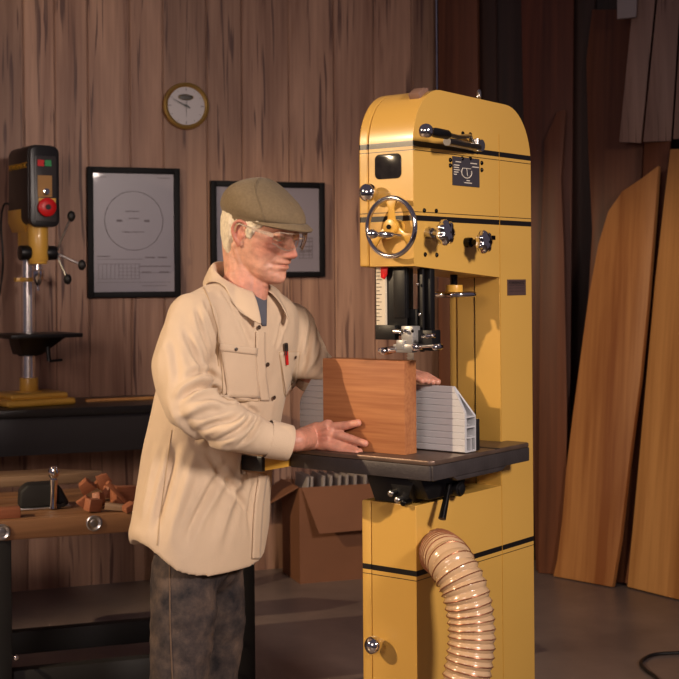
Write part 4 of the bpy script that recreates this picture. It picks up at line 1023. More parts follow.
# neck
nb = Vector(P(243, 305, 3.62))
body.chain([(hw((-3.6, 0, -3.0)), 0.066), (HC*0.45+nb*0.55+FW*-0.012, 0.061), (nb, 0.066), (nb-Vector((0, 0, .06)), .07)], 24)
body.chain([(hw((2.0, 0, -8.2)), 0.040), (HC*0.35+nb*0.65+FW*0.026, 0.036), (nb+FW*0.035, 0.036)], 20)
for s in (-1, 1): body.chain([(hw((-2.2, s*5.6, -3.5)), .014), (nb+FW*0.055+LF*s*0.012-Vector((0, 0, .01)), .011)], 12)   # neck cords
body.sphere(HC*0.3+nb*0.7+FW*0.056, .013)
# ---- torso key points
def TP(px, py, d=3.65): return Vector(P(px, py, d))
TOR = [  # px, py, half depth, half width
    (199, 562, .130, .215), (201, 530, .137, .222), (205, 490, .137, .215), (210, 450, .137, .208), (218, 410, .138, .205),
    (227, 370, .138, .206), (235, 335, .130, .208), (241, 312, .112, .196), (243, 300, .092, .158), (242, 292, .080, .115), (241, 286, .066, .078)]
SHR = TP(191, 321, 3.485); SHL = TP(291, 325, 3.80)
ELR = TP(190, 405, 3.37); CUR = TP(279, 441, 3.405); MIDR = TP(233, 428, 3.37)
WRR = TP(297, 441, 3.415)
ELL = Vector((.076, 3.84, 1.07)); WRL = Vector(sw((0.112, 0.20, 1.208))); 
# inner body (hidden in the clothes) so that the person is one continuous figure
for (a, b_) in zip(TOR[:-2], TOR[1:-1]):
    pass
pel = TP(199, 556)
body.chain([(pel, .07), (TP(212, 440), .10), (TP(232, 352), .105), (TP(243, 312), .07), (nb, .055)], 20)
body.chain([(SHR, .045), (TP(243, 322), .055), (SHL, .045)], 16)
body.chain([(SHR, .045), (TP(181, 365, 3.425), .042), (ELR, .040), (MIDR, .038), (CUR, .029), (WRR, .0265)], 18)
body.chain([(SHL, .045), (TP(309, 367, 3.80), .042), (ELL, .040), (WRL, .027)], 18)
HPR = TP(184, 562, 3.60); HPL = TP(212, 565, 3.75)
KNR = TP(180, 668, 3.55); KNL = TP(211, 668, 3.78)
AKR = Vector((KNR.x-.03, KNR.y+.02, .10)); AKL = Vector((KNL.x-.0, KNL.y+.03, .10))
for h_, k_, a_ in ((HPR, KNR, AKR), (HPL, KNL, AKL)):
    body.chain([(pel*0.5+h_*0.5, .07), (h_, .066), (k_, .052), (k_*0.6+a_*0.4, .052), (a_, .036)], 18)
    body.chain([(a_-Vector((0, 0, .05)), .028), (a_+FW*0.10-Vector((0, 0, .068)), .016)], 14)
# ---- hands
def finger(pts, rs): body.chain([(Vector(p), r) for p, r in zip(pts, rs)], 14)
# right hand, laid along the face of the block; px targets with depths on the block's plane
def BF(px, py, off=0.0):     # point off millimetres in front of the block face
    return hit(px, py, O+U*(bu0-off), U)
w_ = WRR; kx = BF(333, 432, .022)
body.chain([(w_, .026), (w_*0.5+BF(318, 437, .026)*0.5, .026)], 16)
for (px, py, r, of) in ((328, 426, .0175, .022), (331, 433, .018, .026), (329, 440, .018, .028), (325, 446, .0175, .034)):
    body.chain([(w_+Vector((0, 0, (437-py)*.0006)), .0215), (BF(312, 0.5*py+0.5*440, of+.004), .019), (BF(px, py, of), r)], 14)
finger([BF(300, 436, .030), BF(316, 428, .026), BF(334, 427, .020), BF(346, 425.5, .014), BF(358, 423, .0095)], [.020, .0160, .0130, .0118, .0098])        # thumb/first digit, raised
finger([BF(328, 433, .026), BF(343, 436.5, .022), BF(355, 440.5, .015), BF(365, 443.5, .0100)], [.0145, .0125, .0112, .0096])
finger([BF(327, 440, .030), BF(340, 445.5, .026), BF(351, 449.5, .020), BF(359.5, 451.5, .014)], [.014, .0122, .0108, .0092])
finger([BF(324, 445, .038), BF(337, 449, .036), BF(348, 451.5, .032), BF(356, 452.5, .028)], [.0135, .0115, .0102, .0088])
for a_, b_ in (((327, 433), (303, 439)), ((328, 438), (302, 441)), ((327, 428), (306, 434))):   # tendons
    body.chain([(BF(a_[0], a_[1], .026+.0155), .0034), (BF(b_[0], b_[1], .030+.017), .003)], 8)
# left hand, behind the block, fingertips on top of the fence
def FB(v, z, u=0.0): return sw((fu-0.018+u, v, z))
ft = ftop
pl0 = FB(0.135, ft+0.040)
body.chain([(WRL, .026), (pl0, .024)], 14)
for i, (v1, z1, u1) in enumerate(((.046, .014, -.004), (.038, .016, .010), (.034, .0115, .026), (.030, .010, .040))):
    uo = -.014+i*.016
    k1 = FB(.092-.004*i, ft+.024, uo); 
    body.chain([(pl0, .019), (k1, .0125)], 12)
    zt_ = [.014, .0125, .0095, .0085][i]
    finger([k1, FB(v1+.026, ft+.022, uo), FB(v1+.008, ft+zt_+.006, uo), FB(v1-.008, ft+zt_, uo)], [.0125, .0108, .0100, .0088])
finger([pl0, FB(.10, ft+.010, -.022), FB(.075, ft-.004, -.024)], [.016, .011, .009])
bme = voxel(body, 0.0025, 'man_body', 2, 0.4)
# contact: hands rest on the table, the block and the fence instead of sinking in
for v in bme.vertices:
    l = sl(v.co)
    if tu0 < l[0] < bu0+.02 and tv0 < l[1] < tv1 and TZ-.03 < l[2] < TZ+.001: l[2] = TZ+.001
    if blv0-.01 < l[1] < blv1+.01 and bu0-.0008 < l[0] < bu0+.02 and l[2] < TZ+bh: l[0] = bu0-.0008
    if fu-.001 < l[0] < fu+.06 and l[1] < .30 and ftop-.03 < l[2] < ftop+.001: l[2] = ftop+.001
    v.co = sw(l)
# local redness attribute
att = bme.attributes.new('red', 'FLOAT', 'POINT')
HRi = HR.transposed(); n = len(bme.vertices); co = np.empty(n*3); bme.vertices.foreach_get('co', co); co = co.reshape(-1, 3)
loc = ((co-np.array(HC)) @ np.array(HR))/HS
def G(a, s): return np.exp(-(a/s)**2/2)
red = 0.75*G(loc[:, 0]-11.2, 1.6)*G(loc[:, 1], 1.7)*G(loc[:, 2]+2.0, 1.3)
red += 0.55*np.clip(G(np.abs(loc[:, 1])-4.6, 1.6)*G(loc[:, 2]+1.2, 1.8), 0, 1)*(loc[:, 0] > 3)
red += 0.45*G(loc[:, 2]+5.3, .62)*G(loc[:, 1], 1.9)*(loc[:, 0] > 7)
red += 0.6*(np.abs(loc[:, 1]) > 7.5)*(np.abs(loc[:, 2]) < 4)
red += 0.35*G(loc[:, 2]+12.5, 3.0)*(loc[:, 0] > -3)
red[np.abs(loc[:, 2]) > 20] = 0.34
red = np.clip(red+0.12, 0, 1)
# knuckle/vein noise on the hands
att.data.foreach_set('value', red.astype(np.float32))
org = Vector((pel.x, pel.y, 0))
man = empty('person', org, 0, 'older man in beige overshirt and olive flat cap pushing wood across the saw table', 'person')
for v in bme.vertices: v.co = v.co-org
bo = link('body', bme, skin_m, man)
def pb(mb, name, mat, parent=None, **kw):
    for v in mb.bm.verts: v.co = v.co-org
    return mb.build(name, mat, parent or man, **kw)
# eyes (mostly behind the glasses, looking down)
ew = plain('eye_white', srgb(214, 200, 190), 0.2)
for s in (-1, 1):
    b = MB(); b.sphere(hw((7.9, s*3.1, 1.55)), 1.15*HS, seg=24, rings=16); pb(b, 'eye', ew, bo)
    b = MB(); b.sphere(hw((7.95, s*3.1, 1.75)), 1.24*HS, (1, 1.05, 1), HR, 24, 16); pb(b, 'eyelid', skin_m, bo)
for s in (-1, 1):
    b = MB()
    for i in range(16):
        y = s*(1.6+i*0.2); z = 3.75+0.45*math.sin(i/15*math.pi)
        p = headpt(math.atan2(y, 9), z); 
        b.cyl(hw((p.x-0.15, y, z)), hw((p.x+.35, y+s*.35, z+.35)), 0.13*HS, .05*HS, 6)
    pb(b, 'eyebrow', M['hair'], bo)
# ---- hair
rows = []
rr_ = random.Random(1)
for i in range(60):
    row = []
    for k in range(150):
        t = k/149; phi = math.radians(62+t*(298-62))
        # hair runs from cap line down to nape; front limit = sideburn
        side = min(1, abs(phi-math.pi)/math.radians(118))
        zlow = float(np.interp(side, [0, .50, .60, .68, .78, .82, .87, .93, 1.0], [-7.2, -7.0, -3.5, .8, 2.2, -.4, -.6, 2.2, 3.0]))
        z = zlow+(7.4-zlow)*i/59
        edge = min(1, (z-zlow)/1.3, (1-side)/0.10 if side > 0.9 else 1, max(0, 1))
        th = 1.0*max(0, edge)**0.6-0.12
        if side > 0.60: th *= 0.5
        nz_ = noise.noise(Vector((phi*16, z*0.55, 3)))*0.30+noise.noise(Vector((phi*42, z*1.1, 7)))*0.14
        p = headpt(phi, z, th+(nz_ if edge > 0.3 else 0)*0.8)
        row.append(hw(p))
    rows.append(row)
b = MB(); b.grid(rows); pb(b, 'hair', M['hair'], smooth=180, solid=0.002)
# ---- flat cap
CAPL = [(-1.0, -9.9, 9.6, 7.75), (0, -10.5, 10.9, 8.1), (0.8, -11.0, 12.0, 8.6), (2.0, -11.3, 11.7, 9.1), (3.4, -11.1, 10.6, 9.2), (5.0, -10.4, 8.6, 8.9), (6.5, -9.2, 6.2, 8.1), (7.8, -7.5, 3.8, 6.7), (8.8, -5.6, 1.8, 5.0), (9.4, -3.9, 0.3, 3.2), (9.75, -2.4, -.9, 1.3)]
ctl = math.radians(6.5)      # front of the cap sits higher than the back
CR = HR @ Matrix.Rotation(-ctl*0.85, 3, 'Y')
def cw(v): return HC+CR @ (Vector(v)*HS)
CZ = 3.9
rows = []
cu = catmull([Vector((a, b_, c_)) for a, b_, c_, d_ in CAPL], 5); cu2 = catmull([Vector((a, d_, 0)) for a, b_, c_, d_ in CAPL], 5)
for v1, v2 in zip(cu, cu2):
    row = []
    for k in range(96):
        a = 2*math.pi*k/96; c = (v1.y+v1.z)/2; ax = (v1.z-v1.y)/2
        x = c+ax*math.cos(a); e = 1-0.22*max(0, math.cos(a))**2
        y = v2.y*math.sin(a)*e
        wr_ = 0.16*noise.noise(Vector((x*.28, y*.28, v1.x*.5)))*min(1, v1.x/3 if v1.x > 0 else 0)
        # gathers at the back
        wr_ += 0.16*math.sin(a*9+v1.x*0.6)*max(0, -math.cos(a))*g(v1.x-2.0, 1.6)
        # seam from the crown to the side
        z = CZ+v1.x+0.05*x*0-0.35*max(0, math.cos(a))*(1-min(1, max(0, v1.x)/5)) 
        row.append(cw((x+wr_*math.cos(a), y+wr_*math.sin(a), z)))
    rows.append(row)
b = MB(); b.grid(rows, closev=True); b.bm.verts.ensure_lookup_table(); vs_ = list(b.bm.verts); b.bm.faces.new(vs_[-96:])
cap = pb(b, 'flat_cap', M['cap'], smooth=180)
# peak
rows = []
for j in range(9):
    t = j/8; row = []
    for k in range(41):
        a = math.radians(-78+156*k/40)
        xo = 1.2+(12.6-1.2)*math.cos(a); yo = 8.0*math.sin(a)
        ext = 2.2*t*max(0, math.cos(a))**0.8
        row.append(cw((xo-0.6+ext, yo*(1-.02*t), CZ+0.30-1.15*t*max(0, math.cos(a))**.7-0.25*(yo/8)**2*2)))
    rows.append(row)
b = MB(); b.grid(rows); pb(b, 'peak', M['cap'], cap, smooth=180, solid=0.007)
seam = []
for i in range(len(cu)):
    seam.append(rows and None)
b = MB()
for az in (62, -62):
    pts_ = []
    for v1, v2 in zip(cu[4:], cu2[4:]):
        a = math.radians(az); c = (v1.y+v1.z)/2; ax = (v1.z-v1.y)/2
        pts_.append(cw((c+ax*math.cos(a)*1.004, v2.y*math.sin(a)*(1-0.22*max(0, math.cos(a))**2)*1.004, CZ+v1.x-0.35*math.cos(a)*(1-min(1, max(0, v1.x)/5))+.02)))
    b.tube(pts_, 0.0011, 6)
pb(b, 'cap_seam', M['cap'], cap, smooth=180)
# ---- safety glasses
gm, nt, bs = newmat('clear_lens'); bs.inputs['Base Color'].default_value = (0.93, 0.9, 0.86, 1); bs.inputs['Transmission Weight'].default_value = 1.0; bs.inputs['IOR'].default_value = 1.15; bs.inputs['Roughness'].default_value = 0.02; bs.inputs['Coat Weight'].default_value = 0.6
rows = []
def gl(y, z): 
    x = 12.1-0.070*y*y-0.08*(z-1.4)**2
    return x
for s in (-1, 1):
    rws = []
    for i in range(13):
        t = i/12; row = []
        for j in range(19):
            u_ = j/18; y = 0.75+u_*6.0
            top_ = 3.3-0.25*u_-0.3*(u_ > .8)*(u_-.8)*5; bot = -1.0+0.9*max(0, .35-u_)/.35+1.9*max(0, u_-.45)**1.4*1.6
            z = bot+(top_-bot)*t; row.append(hw((gl(y, z), s*y, z)))
        rws.append(row)
    b = MB(); b.grid(rws); gs = pb(b, 'lens', gm, cap if False else man, smooth=180, solid=0.0016)
gs_parent = empty('safety_glasses', (0, 0, 0)); gs_parent.parent = man
for o_ in [x for x in bpy.data.objects if x.name.startswith('lens')]: o_.parent = gs_parent
clr, nt, bs = newmat('clear_frame_plastic'); bs.inputs['Base Color'].default_value = srgb(240, 225, 205); bs.inputs['Roughness'].default_value = 0.06; bs.inputs['Transmission Weight'].default_value = 0.7; bs.inputs['IOR'].default_value = 1.45; bs.inputs['Coat Weight'].default_value = 0.8
b = MB()
for s in (-1, 1):
    op = []
    for j in range(19):
        u_ = j/18; y = 0.75+u_*6.0; top_ = 3.3-0.25*u_-0.3*(u_ > .8)*(u_-.8)*5; op.append(hw((gl(y, top_)+.05, s*y, top_)))
    lo = []
    for j in range(19):
        u_ = j/18; y = 0.75+u_*6.0; bot = -1.0+0.9*max(0, .35-u_)/.35+1.9*max(0, u_-.45)**1.4*1.6; lo.append(hw((gl(y, bot)+.05, s*y, bot)))
    b.tube(op, 0.0016, 8); b.tube(lo, 0.0013, 8)
b.tube([hw((gl(y, 2.2)+.1, y, 2.2)) for y in np.linspace(-.8, .8, 7)], 0.0022, 8)
pb(b, 'glasses_rim', clr, gs_parent, smooth=180)
for s in (-1, 1):
    b = MB(); A = hw((gl(6.75, 2.4), s*6.75, 2.4)); 
    rows = []
    for i in range(10):
        t = i/9; x = gl(6.75, 2.4)+(-1.6-gl(6.75, 2.4))*t; y = s*(6.75+1.35*min(1, t*2.2)); hh = .36*(1-t)**1.5+.16
        rows.append([hw((x, y, 2.2+.3*t+hh)), hw((x, y+s*.28, 2.2+.3*t+hh)), hw((x, y+s*.28, 2.2+.3*t-hh)), hw((x, y, 2.2+.3*t-hh))])
    b.grid(rows, closev=True); pb(b, 'temple_arm', clr, gs_parent, smooth=40)

# ---- overshirt
sh = MB(); rows = []
key = catmull([Vector((a, b_, 0)) for a, b_, c_, d_ in TOR], 6); kr = catmull([Vector((c_, d_, 0)) for a, b_, c_, d_ in TOR], 6)
for p_, r_ in zip(key, kr):
    c = TP(p_.x, p_.y); row = []
    for k in range(80):
        a = 2*math.pi*k/80; f = math.cos(a); l = math.sin(a)
        f = math.copysign(abs(f)**.9, f); l = math.copysign(abs(l)**.9, l)
        zoff = 0.0
        if p_.y > 515:       # shirt tails: lower in front and behind, higher at the sides
            w8 = (p_.y-515)/47.0; zoff = (-0.022*math.cos(2*a)+0.016*max(0, math.cos(a)))*-1.0*w8
            da = lambda c_: math.atan2(math.sin(a-math.radians(c_)), math.cos(a-math.radians(c_)))/.62
            zoff = w8*(0.082*(math.exp(-da(-92)**2)+math.exp(-da(92)**2))-0.012*math.cos(a)+0.045*max(0, -math.cos(a)))
        row.append(c+FW*(f*r_.x)+LF*(l*r_.y)+Vector((0, 0, zoff)))
    rows.append(row)
cen = sum(rows[0], Vector())/80; low = [[cen+(v-cen)*f+Vector((0, 0, .02*(1-f))) for v in rows[0]] for f in (.02, .35, .7, .9)]
rows = low+rows
sh.grid(rows, closev=True); sh.bm.verts.ensure_lookup_table(); vs_ = list(sh.bm.verts)
sh.bm.faces.new(vs_[:80]); sh.bm.faces.new(vs_[-80:])
UPR = TP(179, 365, 3.425)
sh.chain([(SHR+LF*.01, .072), (UPR, .070), (ELR, .064), (MIDR, .057), (TP(262, 437, 3.39), .048), (CUR, .043)], 24)
sh.chain([(TP(225, 300, 3.57), .055), (SHR+LF*.01, .070)], 20)
sh.chain([(TP(263, 303, 3.72), .050), (SHL-LF*.01, .066)], 20)
UPL = TP(309, 367, 3.80)
sh.chain([(SHL-LF*.01, .070), (UPL, .062), (ELL, .055), (ELL*.45+WRL*.55, .050), (ELL*.15+WRL*.85, .042)], 24)
sme = voxel(sh, 0.0058, 'overshirt', 9, 0.5)
n = len(sme.vertices); co = np.empty(n*3); sme.vertices.foreach_get('co', co); co = co.reshape(-1, 3)
no = np.array([v.normal[:] for v in sme.vertices])
def segdist(p, a, b_):
    a = np.array(a); b_ = np.array(b_); ab = b_-a; t = np.clip(((p-a) @ ab)/(ab @ ab), 0, 1); d = np.linalg.norm(p-(a+t[:, None]*ab), axis=1); return d, t
disp = np.zeros(n)
FWn, LFn = np.array(FW), np.array(LF)
# soft cloth noise, stretched vertically on the torso
for i in range(n):
    p = co[i]; q = Vector((p @ FWn*9, p @ LFn*9, p[2]*3.2)); disp[i] = 0.0075*noise.noise(q)+0.0036*noise.noise(q*2.4)+.0014*noise.noise(q*6)
def foldline(a, b_, amp, wd):
    """one ridge/valley running from a to b on the surface"""
    global disp
    d, t = segdist(co, a, b_); disp += amp*np.exp(-(d/wd)**2)*np.clip(np.minimum(t, 1-t)*5+.15, 0, 1)
bvh0 = BVHTree.FromPolygons([Vector(c) for c in co], [list(p.vertices) for p in sme.polygons])
def R3(px, py, d=3.36):
    h = bvh0.ray_cast(CAMP, ray(px, py).normalized())
    return h[0] if h[0] is not None else P(px, py, d)
def fold(pts, amp, wd):
    """a crease that follows a polyline laid on the cloth: a valley with a soft ridge beside it"""
    global disp
    hp = [R3(x, y) for x, y in catmull([(x, y, 0) for x, y in pts], 3) for _ in (0,)] if False else [R3(v.x, v.y) for v in catmull([(x, y, 0) for x, y in pts], 3)]
    best = np.full(len(co), 9.0); tt = np.zeros(len(co)); m_ = len(hp)-1
    for i in range(m_):
        if (hp[i+1]-hp[i]).length > 0.12: continue
        d, t = segdist(co, hp[i], hp[i+1]); k_ = d < best; best = np.where(k_, d, best); tt = np.where(k_, (i+t)/m_, tt)
    env = np.clip(np.minimum(tt, 1-tt)*4, 0, 1)
    disp += amp*(np.exp(-(best/wd)**2)-0.45*np.exp(-((best-1.9*wd)/wd)**2))*env
for pts_, am, wd in (
    ([(176, 404), (188, 392), (202, 386), (214, 389), (224, 398)], -.020, .0085),
    ([(186, 378), (198, 372), (210, 374), (222, 384)], -.010, .008),
    ([(178, 418), (196, 408), (214, 404), (232, 410)], .011, .010),
    ([(196, 432), (214, 424), (232, 420), (246, 410)], -.010, .008),
    ([(214, 442), (232, 434), (246, 424), (254, 412)], -.011, .007),
    ([(236, 448), (248, 438), (257, 424), (262, 414)], -.010, .006),
    ([(224, 400), (238, 402), (250, 408), (262, 418)], -.008, .006),
    ([(184, 326), (194, 350), (204, 372), (212, 384)], -.010, .008),
    ([(206, 300), (212, 318), (217, 345), (219, 372)], -.018, .007),
    ([(170, 335), (176, 360), (178, 388)], -.006, .010),
    ([(196, 305), (202, 330), (212, 360)], -.008, .006),
    ([(166, 395), (180, 424), (204, 440), (232, 450)], .009, .012),
    ([(222, 288), (232, 305), (240, 325)], -.005, .006),
    ([(238, 310), (246, 332), (252, 345)], -.006, .007),
    ([(178, 438), (170, 470), (160, 505), (152, 540)], -.014, .011),
    ([(196, 450), (184, 490), (172, 530), (168, 556)], .010, .014),
    ([(226, 458), (210, 492), (192, 528), (184, 560)], -.012, .011),
    ([(246, 466), (232, 496), (222, 530), (216, 560)], .010, .014),
    ([(205, 448), (218, 470), (236, 492), (250, 520)], -.010, .009),
    ([(256, 478), (250, 510), (252, 545)], -.007, .009),
    ([(160, 440), (150, 480), (140, 530)], .007, .012),
    ([(306, 305), (312, 325), (308, 350), (300, 380)], -.012, .007),
    ([(318, 335), (322, 350), (316, 366), (306, 378)], -.009, .007),
    ([(286, 312), (280, 335), (276, 350)], -.006, .007),
    ([(224, 402), (240, 404), (256, 400)], -.006, .006),
    ([(288, 405), (284, 420), (276, 430)], -.006, .007)):
    fold(pts_, am, wd)
_o = np.array(TP(199, 540)); fold_limit = np.clip(disp, -.020, .016)*np.clip((co[:, 2]-(_o[2]-.03))/.14, .12, 1)
co = co+no*fold_limit[:, None]
for i in range(n):      # cloth is pressed aside by the fence and the fence rail, never through them
    l = sl(co[i])
    if fu-.03 < l[0] < fu+.072 and l[1] < f_v1+.006 and f0-.02 < l[2] < f0+.098: l[0] = fu+.073; co[i] = sw(l)
    elif fu-.03 < l[0] < fu+.014 and l[1] < f_v1+.006 and f0 < l[2] < ftop+.002: l[0] = fu+.015; co[i] = sw(l)
    elif uE-.02 < l[0] < tu2 and tv1-.004 < l[1] < vcap+.006 and TZ-.058 < l[2] < TZ-.006: l[1] = vcap+.007; co[i] = sw(l)
sme.vertices.foreach_set('co', co.reshape(-1)); sme.update()
bvh = BVHTree.FromPolygons([Vector(c) for c in co], [list(p.vertices) for p in sme.polygons])
for v in sme.vertices: v.co = v.co-org
shirt = link('overshirt', sme, M['shirt'], man)
def onshirt(px, py, off=0.002):
    r = ray(px, py); h = bvh.ray_cast(CAMP, r.normalized())
    if h[0] is None: return None
    return h[0]+h[1]*off if h[1].dot(r) < 0 else h[0]-h[1]*off
def patch(corners, name, mat, off=0.003, nx=10, ny=12, th=0.002, parent=None):
    """cloth patch lying on the shirt, corners TL,TR,BR,BL"""
    tl_, tr_, br_, bl_ = [Vector((c[0], c[1], 0)) for c in corners]; rows = []
    last = None
    for j in range(ny+1):
        row = []
        for i in range(nx+1):
            s_, t_ = i/nx, j/ny; q = (tl_*(1-s_)+tr_*s_)*(1-t_)+(bl_*(1-s_)+br_*s_)*t_
            h = onshirt(q.x, q.y, off); h = h if h is not None else last
            last = h; row.append(h)
        rows.append(row)
    b = MB(); b.grid(rows); return pb(b, name, mat, parent or shirt, smooth=180, solid=th)
def seamline(pts, name, mat, r=0.0011, off=0.0012):
    out = []
    for a_, b_ in zip(pts[:-1], pts[1:]):
        for i in range(10):
            t = i/10; h = onshirt(a_[0]*(1-t)+b_[0]*t, a_[1]*(1-t)+b_[1]*t, off)
            if h is not None: out.append(h)
    b = MB(); b.tube(out, r, 6); return pb(b, name, mat, shirt, smooth=180)
# pockets
pk = patch([(221, 346), (256, 350), (259, 398), (227, 397)], 'chest_pocket', M['shirt'], .0022, th=.003)
fl = patch([(221, 343), (257, 348), (256, 355), (221, 351)], 'pocket_flap', M['shirt'], .0040, ny=3, th=.003, parent=pk)
pk2 = patch([(279, 352), (300, 352), (295, 396), (286, 398)], 'chest_pocket', M['shirt'], .0022, nx=8, th=.003)
seamline([(221, 344), (223, 397), (228, 400), (258, 401), (260, 395)], 'pocket_stitching', M['shirtseam'])
seamline([(279, 352), (284, 394), (288, 399), (295, 397), (300, 352), (279, 352)], 'pocket_stitching', M['shirtseam'])
# placket
PL = [(263, 328), (262.5, 345), (264, 375), (268, 405)]
for (a_, b_) in zip(PL[:-1], PL[1:]): pass
def strip(line, wpx, name, mat, off, th=.003, side=-1, n_=14):
    rows = []; last = None
    for a_, b_ in zip(line[:-1], line[1:]):
        for i in range(n_):
            t = i/n_; x = a_[0]*(1-t)+b_[0]*t; y = a_[1]*(1-t)+b_[1]*t; row = []
            for k in range(5):
                h = onshirt(x+side*wpx*k/4, y, off); h = h if h is not None else last
                last = h; row.append(h)
            rows.append(row)
    b = MB(); b.grid(rows); return pb(b, name, mat, shirt, smooth=180, solid=th)
strip([(264, 332), (264, 350), (265.5, 378), (269, 402)], 9, 'placket', M['shirt'], .0038)
strip([(266, 474), (262, 505), (260, 535), (259, 560)], 8, 'placket', M['shirt'], .0038)
for px, py in ((246.5, 304.5), (257, 327.5), (265.8, 364), (272, 397)):
    h = onshirt(px, py, .006)
    if h is None: continue
    nrm = bvh.find_nearest(h)[1]; 
    if nrm.y > 0: nrm = -nrm
    b = MB(); b.lathe([(.0035, .0005), (.0055, 0.001), (.0058, .003), (.004, .0036), (.0035, .002), (.001, .002)], h, nrm, 16); pb(b, 'button', M['button'], shirt)
for px, py in ((235, 349), (293.5, 357)):
    h = onshirt(px, py, .006); nrm = bvh.find_nearest(h)[1]; nrm = -nrm if nrm.y > 0 else nrm
    b = MB(); b.lathe([(.0045, 0), (.0048, .002), (.003, .0026), (.001, .002)], h, nrm, 14); pb(b, 'pocket_button', M['button'], shirt)
# shoulder seam and side seam
seamline([(203, 286), (211, 305), (218, 330), (219, 370)], 'armhole_seam', M['shirtseam'])
seamline([(172, 430), (166, 470), (160, 520), (157, 548)], 'side_seam', M['shirtseam'])
# tee
patch([(249, 296), (266, 296), (265.5, 326), (261.5, 326)], 'grey_tee_shirt', M['tee'], .0035, nx=8, ny=10, th=.002)
# collar: a band standing round the neck that folds down on to the shirt
rows = []
nc = 73; cb = TP(240.5, 289, 3.62)
for k in range(nc):
    t = k/(nc-1); a = math.radians(24+t*(360-48))     # opening in front
    back = 0.5-0.5*math.cos(a)                        # 1 at the nape, 0 in front
    d = FW*math.cos(a)+LF*math.sin(a)
    tip = max(0, 1-min(t, 1-t)/0.16)**1.3
    base = cb+Vector((0, 0, -0.030+0.085*back))
    rad = 0.066+0.006*(1-back)
    row = []
    for (dr, dz) in ((-0.004, -0.025), (-0.001, 0.008), (0.003, 0.019), (0.009, 0.020), (0.017, 0.008), (0.026, -0.012), (0.034, -0.030)):
        e = 1+1.0*tip*(dr > .01)
        row.append(base+d*(rad+dr*e)+Vector((0, 0, dz*(e if dz < 0 else 1)-0.010*tip*(dr > .015))))
    for m_ in (-1, -2, -3):
        q = row[m_]; h = bvh.ray_cast(q+Vector((0, 0, .12)), Vector((0, 0, -1)))
        if h[0] is not None and q.z < h[0].z+.006: row[m_] = Vector((q.x, q.y, h[0].z+.007))
    rows.append(row)
b = MB(); b.grid(rows); pb(b, 'collar', M['shirt'], shirt, smooth=180, solid=0.004, sub=1)
# cuffs
dR = (WRR-MIDR).normalized()
b = MB(); c_ = CUR-dR*0.030; b.lathe([(.0475, 0), (.0490, .004), (.0465, .045), (.0455, .058), (.0435, .060), (.040, .056), (.040, .01)], c_, dR, 32, closed=False)
pb(b, 'cuff', M['shirt'], shirt, smooth=60)
dL = (WRL-ELL).normalized(); b = MB(); b.lathe([(.045, 0), (.045, .05), (.041, .052), (.038, .048), (.038, .005)], WRL-dL*0.075, dL, 32, closed=False); pb(b, 'cuff', M['shirt'], shirt, smooth=60)
# pen clipped in the pocket
a_ = onshirt(285, 364, .008); b_ = onshirt(283, 343, .010)
pen = empty('marker_pen', a_, 0, 'red marker with a black cap clipped in the man\'s chest pocket', 'pen')
b = MB(); dd = (b_-a_); b.cyl(Vector((0, 0, 0)), dd*0.66, 0.0042); b.build('barrel', M['redplastic'], pen)
b = MB(); b.cyl(dd*0.66, dd*1.0, 0.0052); b.box(dd*0.7+Vector((0, -.006, 0)), (.003, .002, .03)); b.build('pen_cap', M['black'], pen)

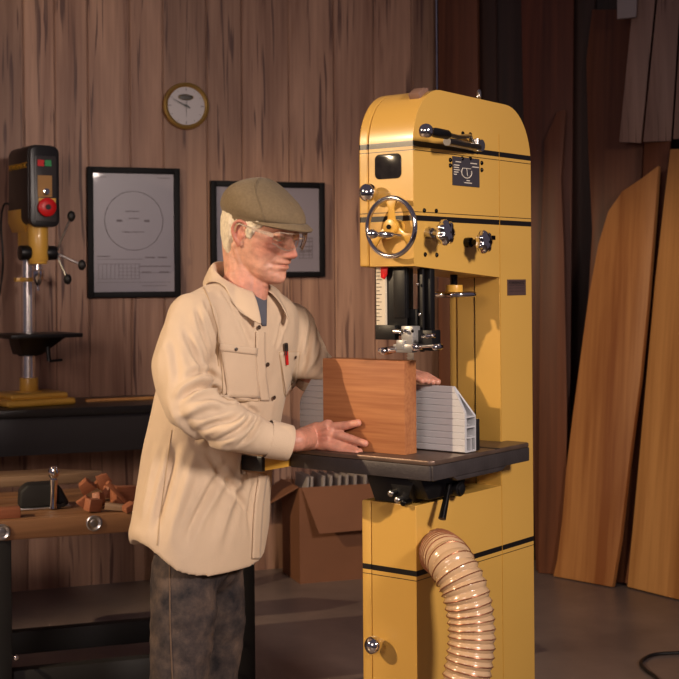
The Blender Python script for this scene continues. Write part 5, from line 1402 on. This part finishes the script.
# ---- jeans
jm = MB()
jm.chain([(TP(201, 520), .102), (TP(199, 556), .104)], 24)
for h_, k_, a_, s_ in ((HPR, KNR, AKR, 1), (HPL, KNL, AKL, 0)):
    jm.chain([(pel*.5+h_*.5, .098), (h_, .090), (h_*.5+k_*.5, .090), (k_, .080), (k_*.5+a_*.5, .074), (a_+Vector((0, 0, .0)), .066)], 24)
jme = voxel(jm, 0.0075, 'jeans', 8, 0.5)
n = len(jme.vertices); co = np.empty(n*3); jme.vertices.foreach_get('co', co); co = co.reshape(-1, 3); no = np.array([v.normal[:] for v in jme.vertices])
disp = np.zeros(n)
for i in range(n):
    p = co[i]; disp[i] = 0.008*noise.noise(Vector((p[0]*9, p[1]*9, p[2]*6)))+0.004*noise.noise(Vector((p[0]*20, p[1]*20, p[2]*34)))
for (x0, y0, x1, y1, am, wd) in ((212, 575, 170, 640, .010, .016), (205, 565, 200, 640, -.008, .014), (172, 600, 205, 615, -.006, .01), (168, 630, 200, 640, -.007, .010), (165, 645, 205, 655, .007, .010), (168, 620, 190, 626, .006, .008), (215, 600, 190, 670, -.006, .012)):
    foldline(R3(x0, y0, 3.43), R3(x1, y1, 3.43), am, wd*1.6)
co = co+no*np.clip(disp, -.018, .016)[:, None]; co[:, 2] = np.maximum(co[:, 2], 0.035)
jme.vertices.foreach_set('co', (co-np.array(org)).reshape(-1)); jme.update()
jeans = link('jeans', jme, M['denim'], man)
jb = BVHTree.FromPolygons([Vector(c) for c in co], [list(p.vertices) for p in jme.polygons])
out = []
for i in range(60):
    t = i/59; px = 170+8*t-3*math.sin(t*3); py = 548+(740-548)*t; r = ray(px, py); h = jb.ray_cast(CAMP, r.normalized())
    if h[0] is not None: out.append(h[0]+h[1]*0.0006)
b = MB(); b.tube(out, 0.0022, 6); pb(b, 'outer_seam', plain('denim_seam', srgb(96, 78, 64), 0.9), jeans)
# shoes
for a_ in (AKR, AKL):
    s_ = MB(); base = Vector((a_.x, a_.y, 0)); prof = [(-.085, .034, .052), (-.06, .040, .085), (-.02, .040, .10), (.03, .042, .085), (.08, .047, .062), (.13, .049, .05), (.17, .042, .042), (.195, .026, .030), (.205, .008, .018)]
    rows = []
    for x, wdt, ht in prof:
        row = []
        for k in range(24):
            t = 2*math.pi*k/24; z = max(0.018, 0.018+(ht-0.01)*0.5*(1+math.sin(t))); row.append(base+FW*x+LF*(wdt*math.cos(t))+Vector((0, 0, z)))
        rows.append(row)
    s_.grid(rows, closev=True); s_.bm.verts.ensure_lookup_table(); vs_ = list(s_.bm.verts); s_.bm.faces.new(vs_[:24]); s_.bm.faces.new(vs_[-24:])
    so = pb(s_, 'shoe', M['shoe'], man, smooth=60)
    s_ = MB(); pts_ = [base+FW*x+LF*(wdt+.003) for x, wdt, _ in prof]+[base+FW*x-LF*(wdt+.003) for x, wdt, _ in prof[::-1]]
    s_.prism([p+Vector((0, 0, .001)) for p in pts_], (0, 0, .019)); pb(s_, 'sole', M['rubber'], so)
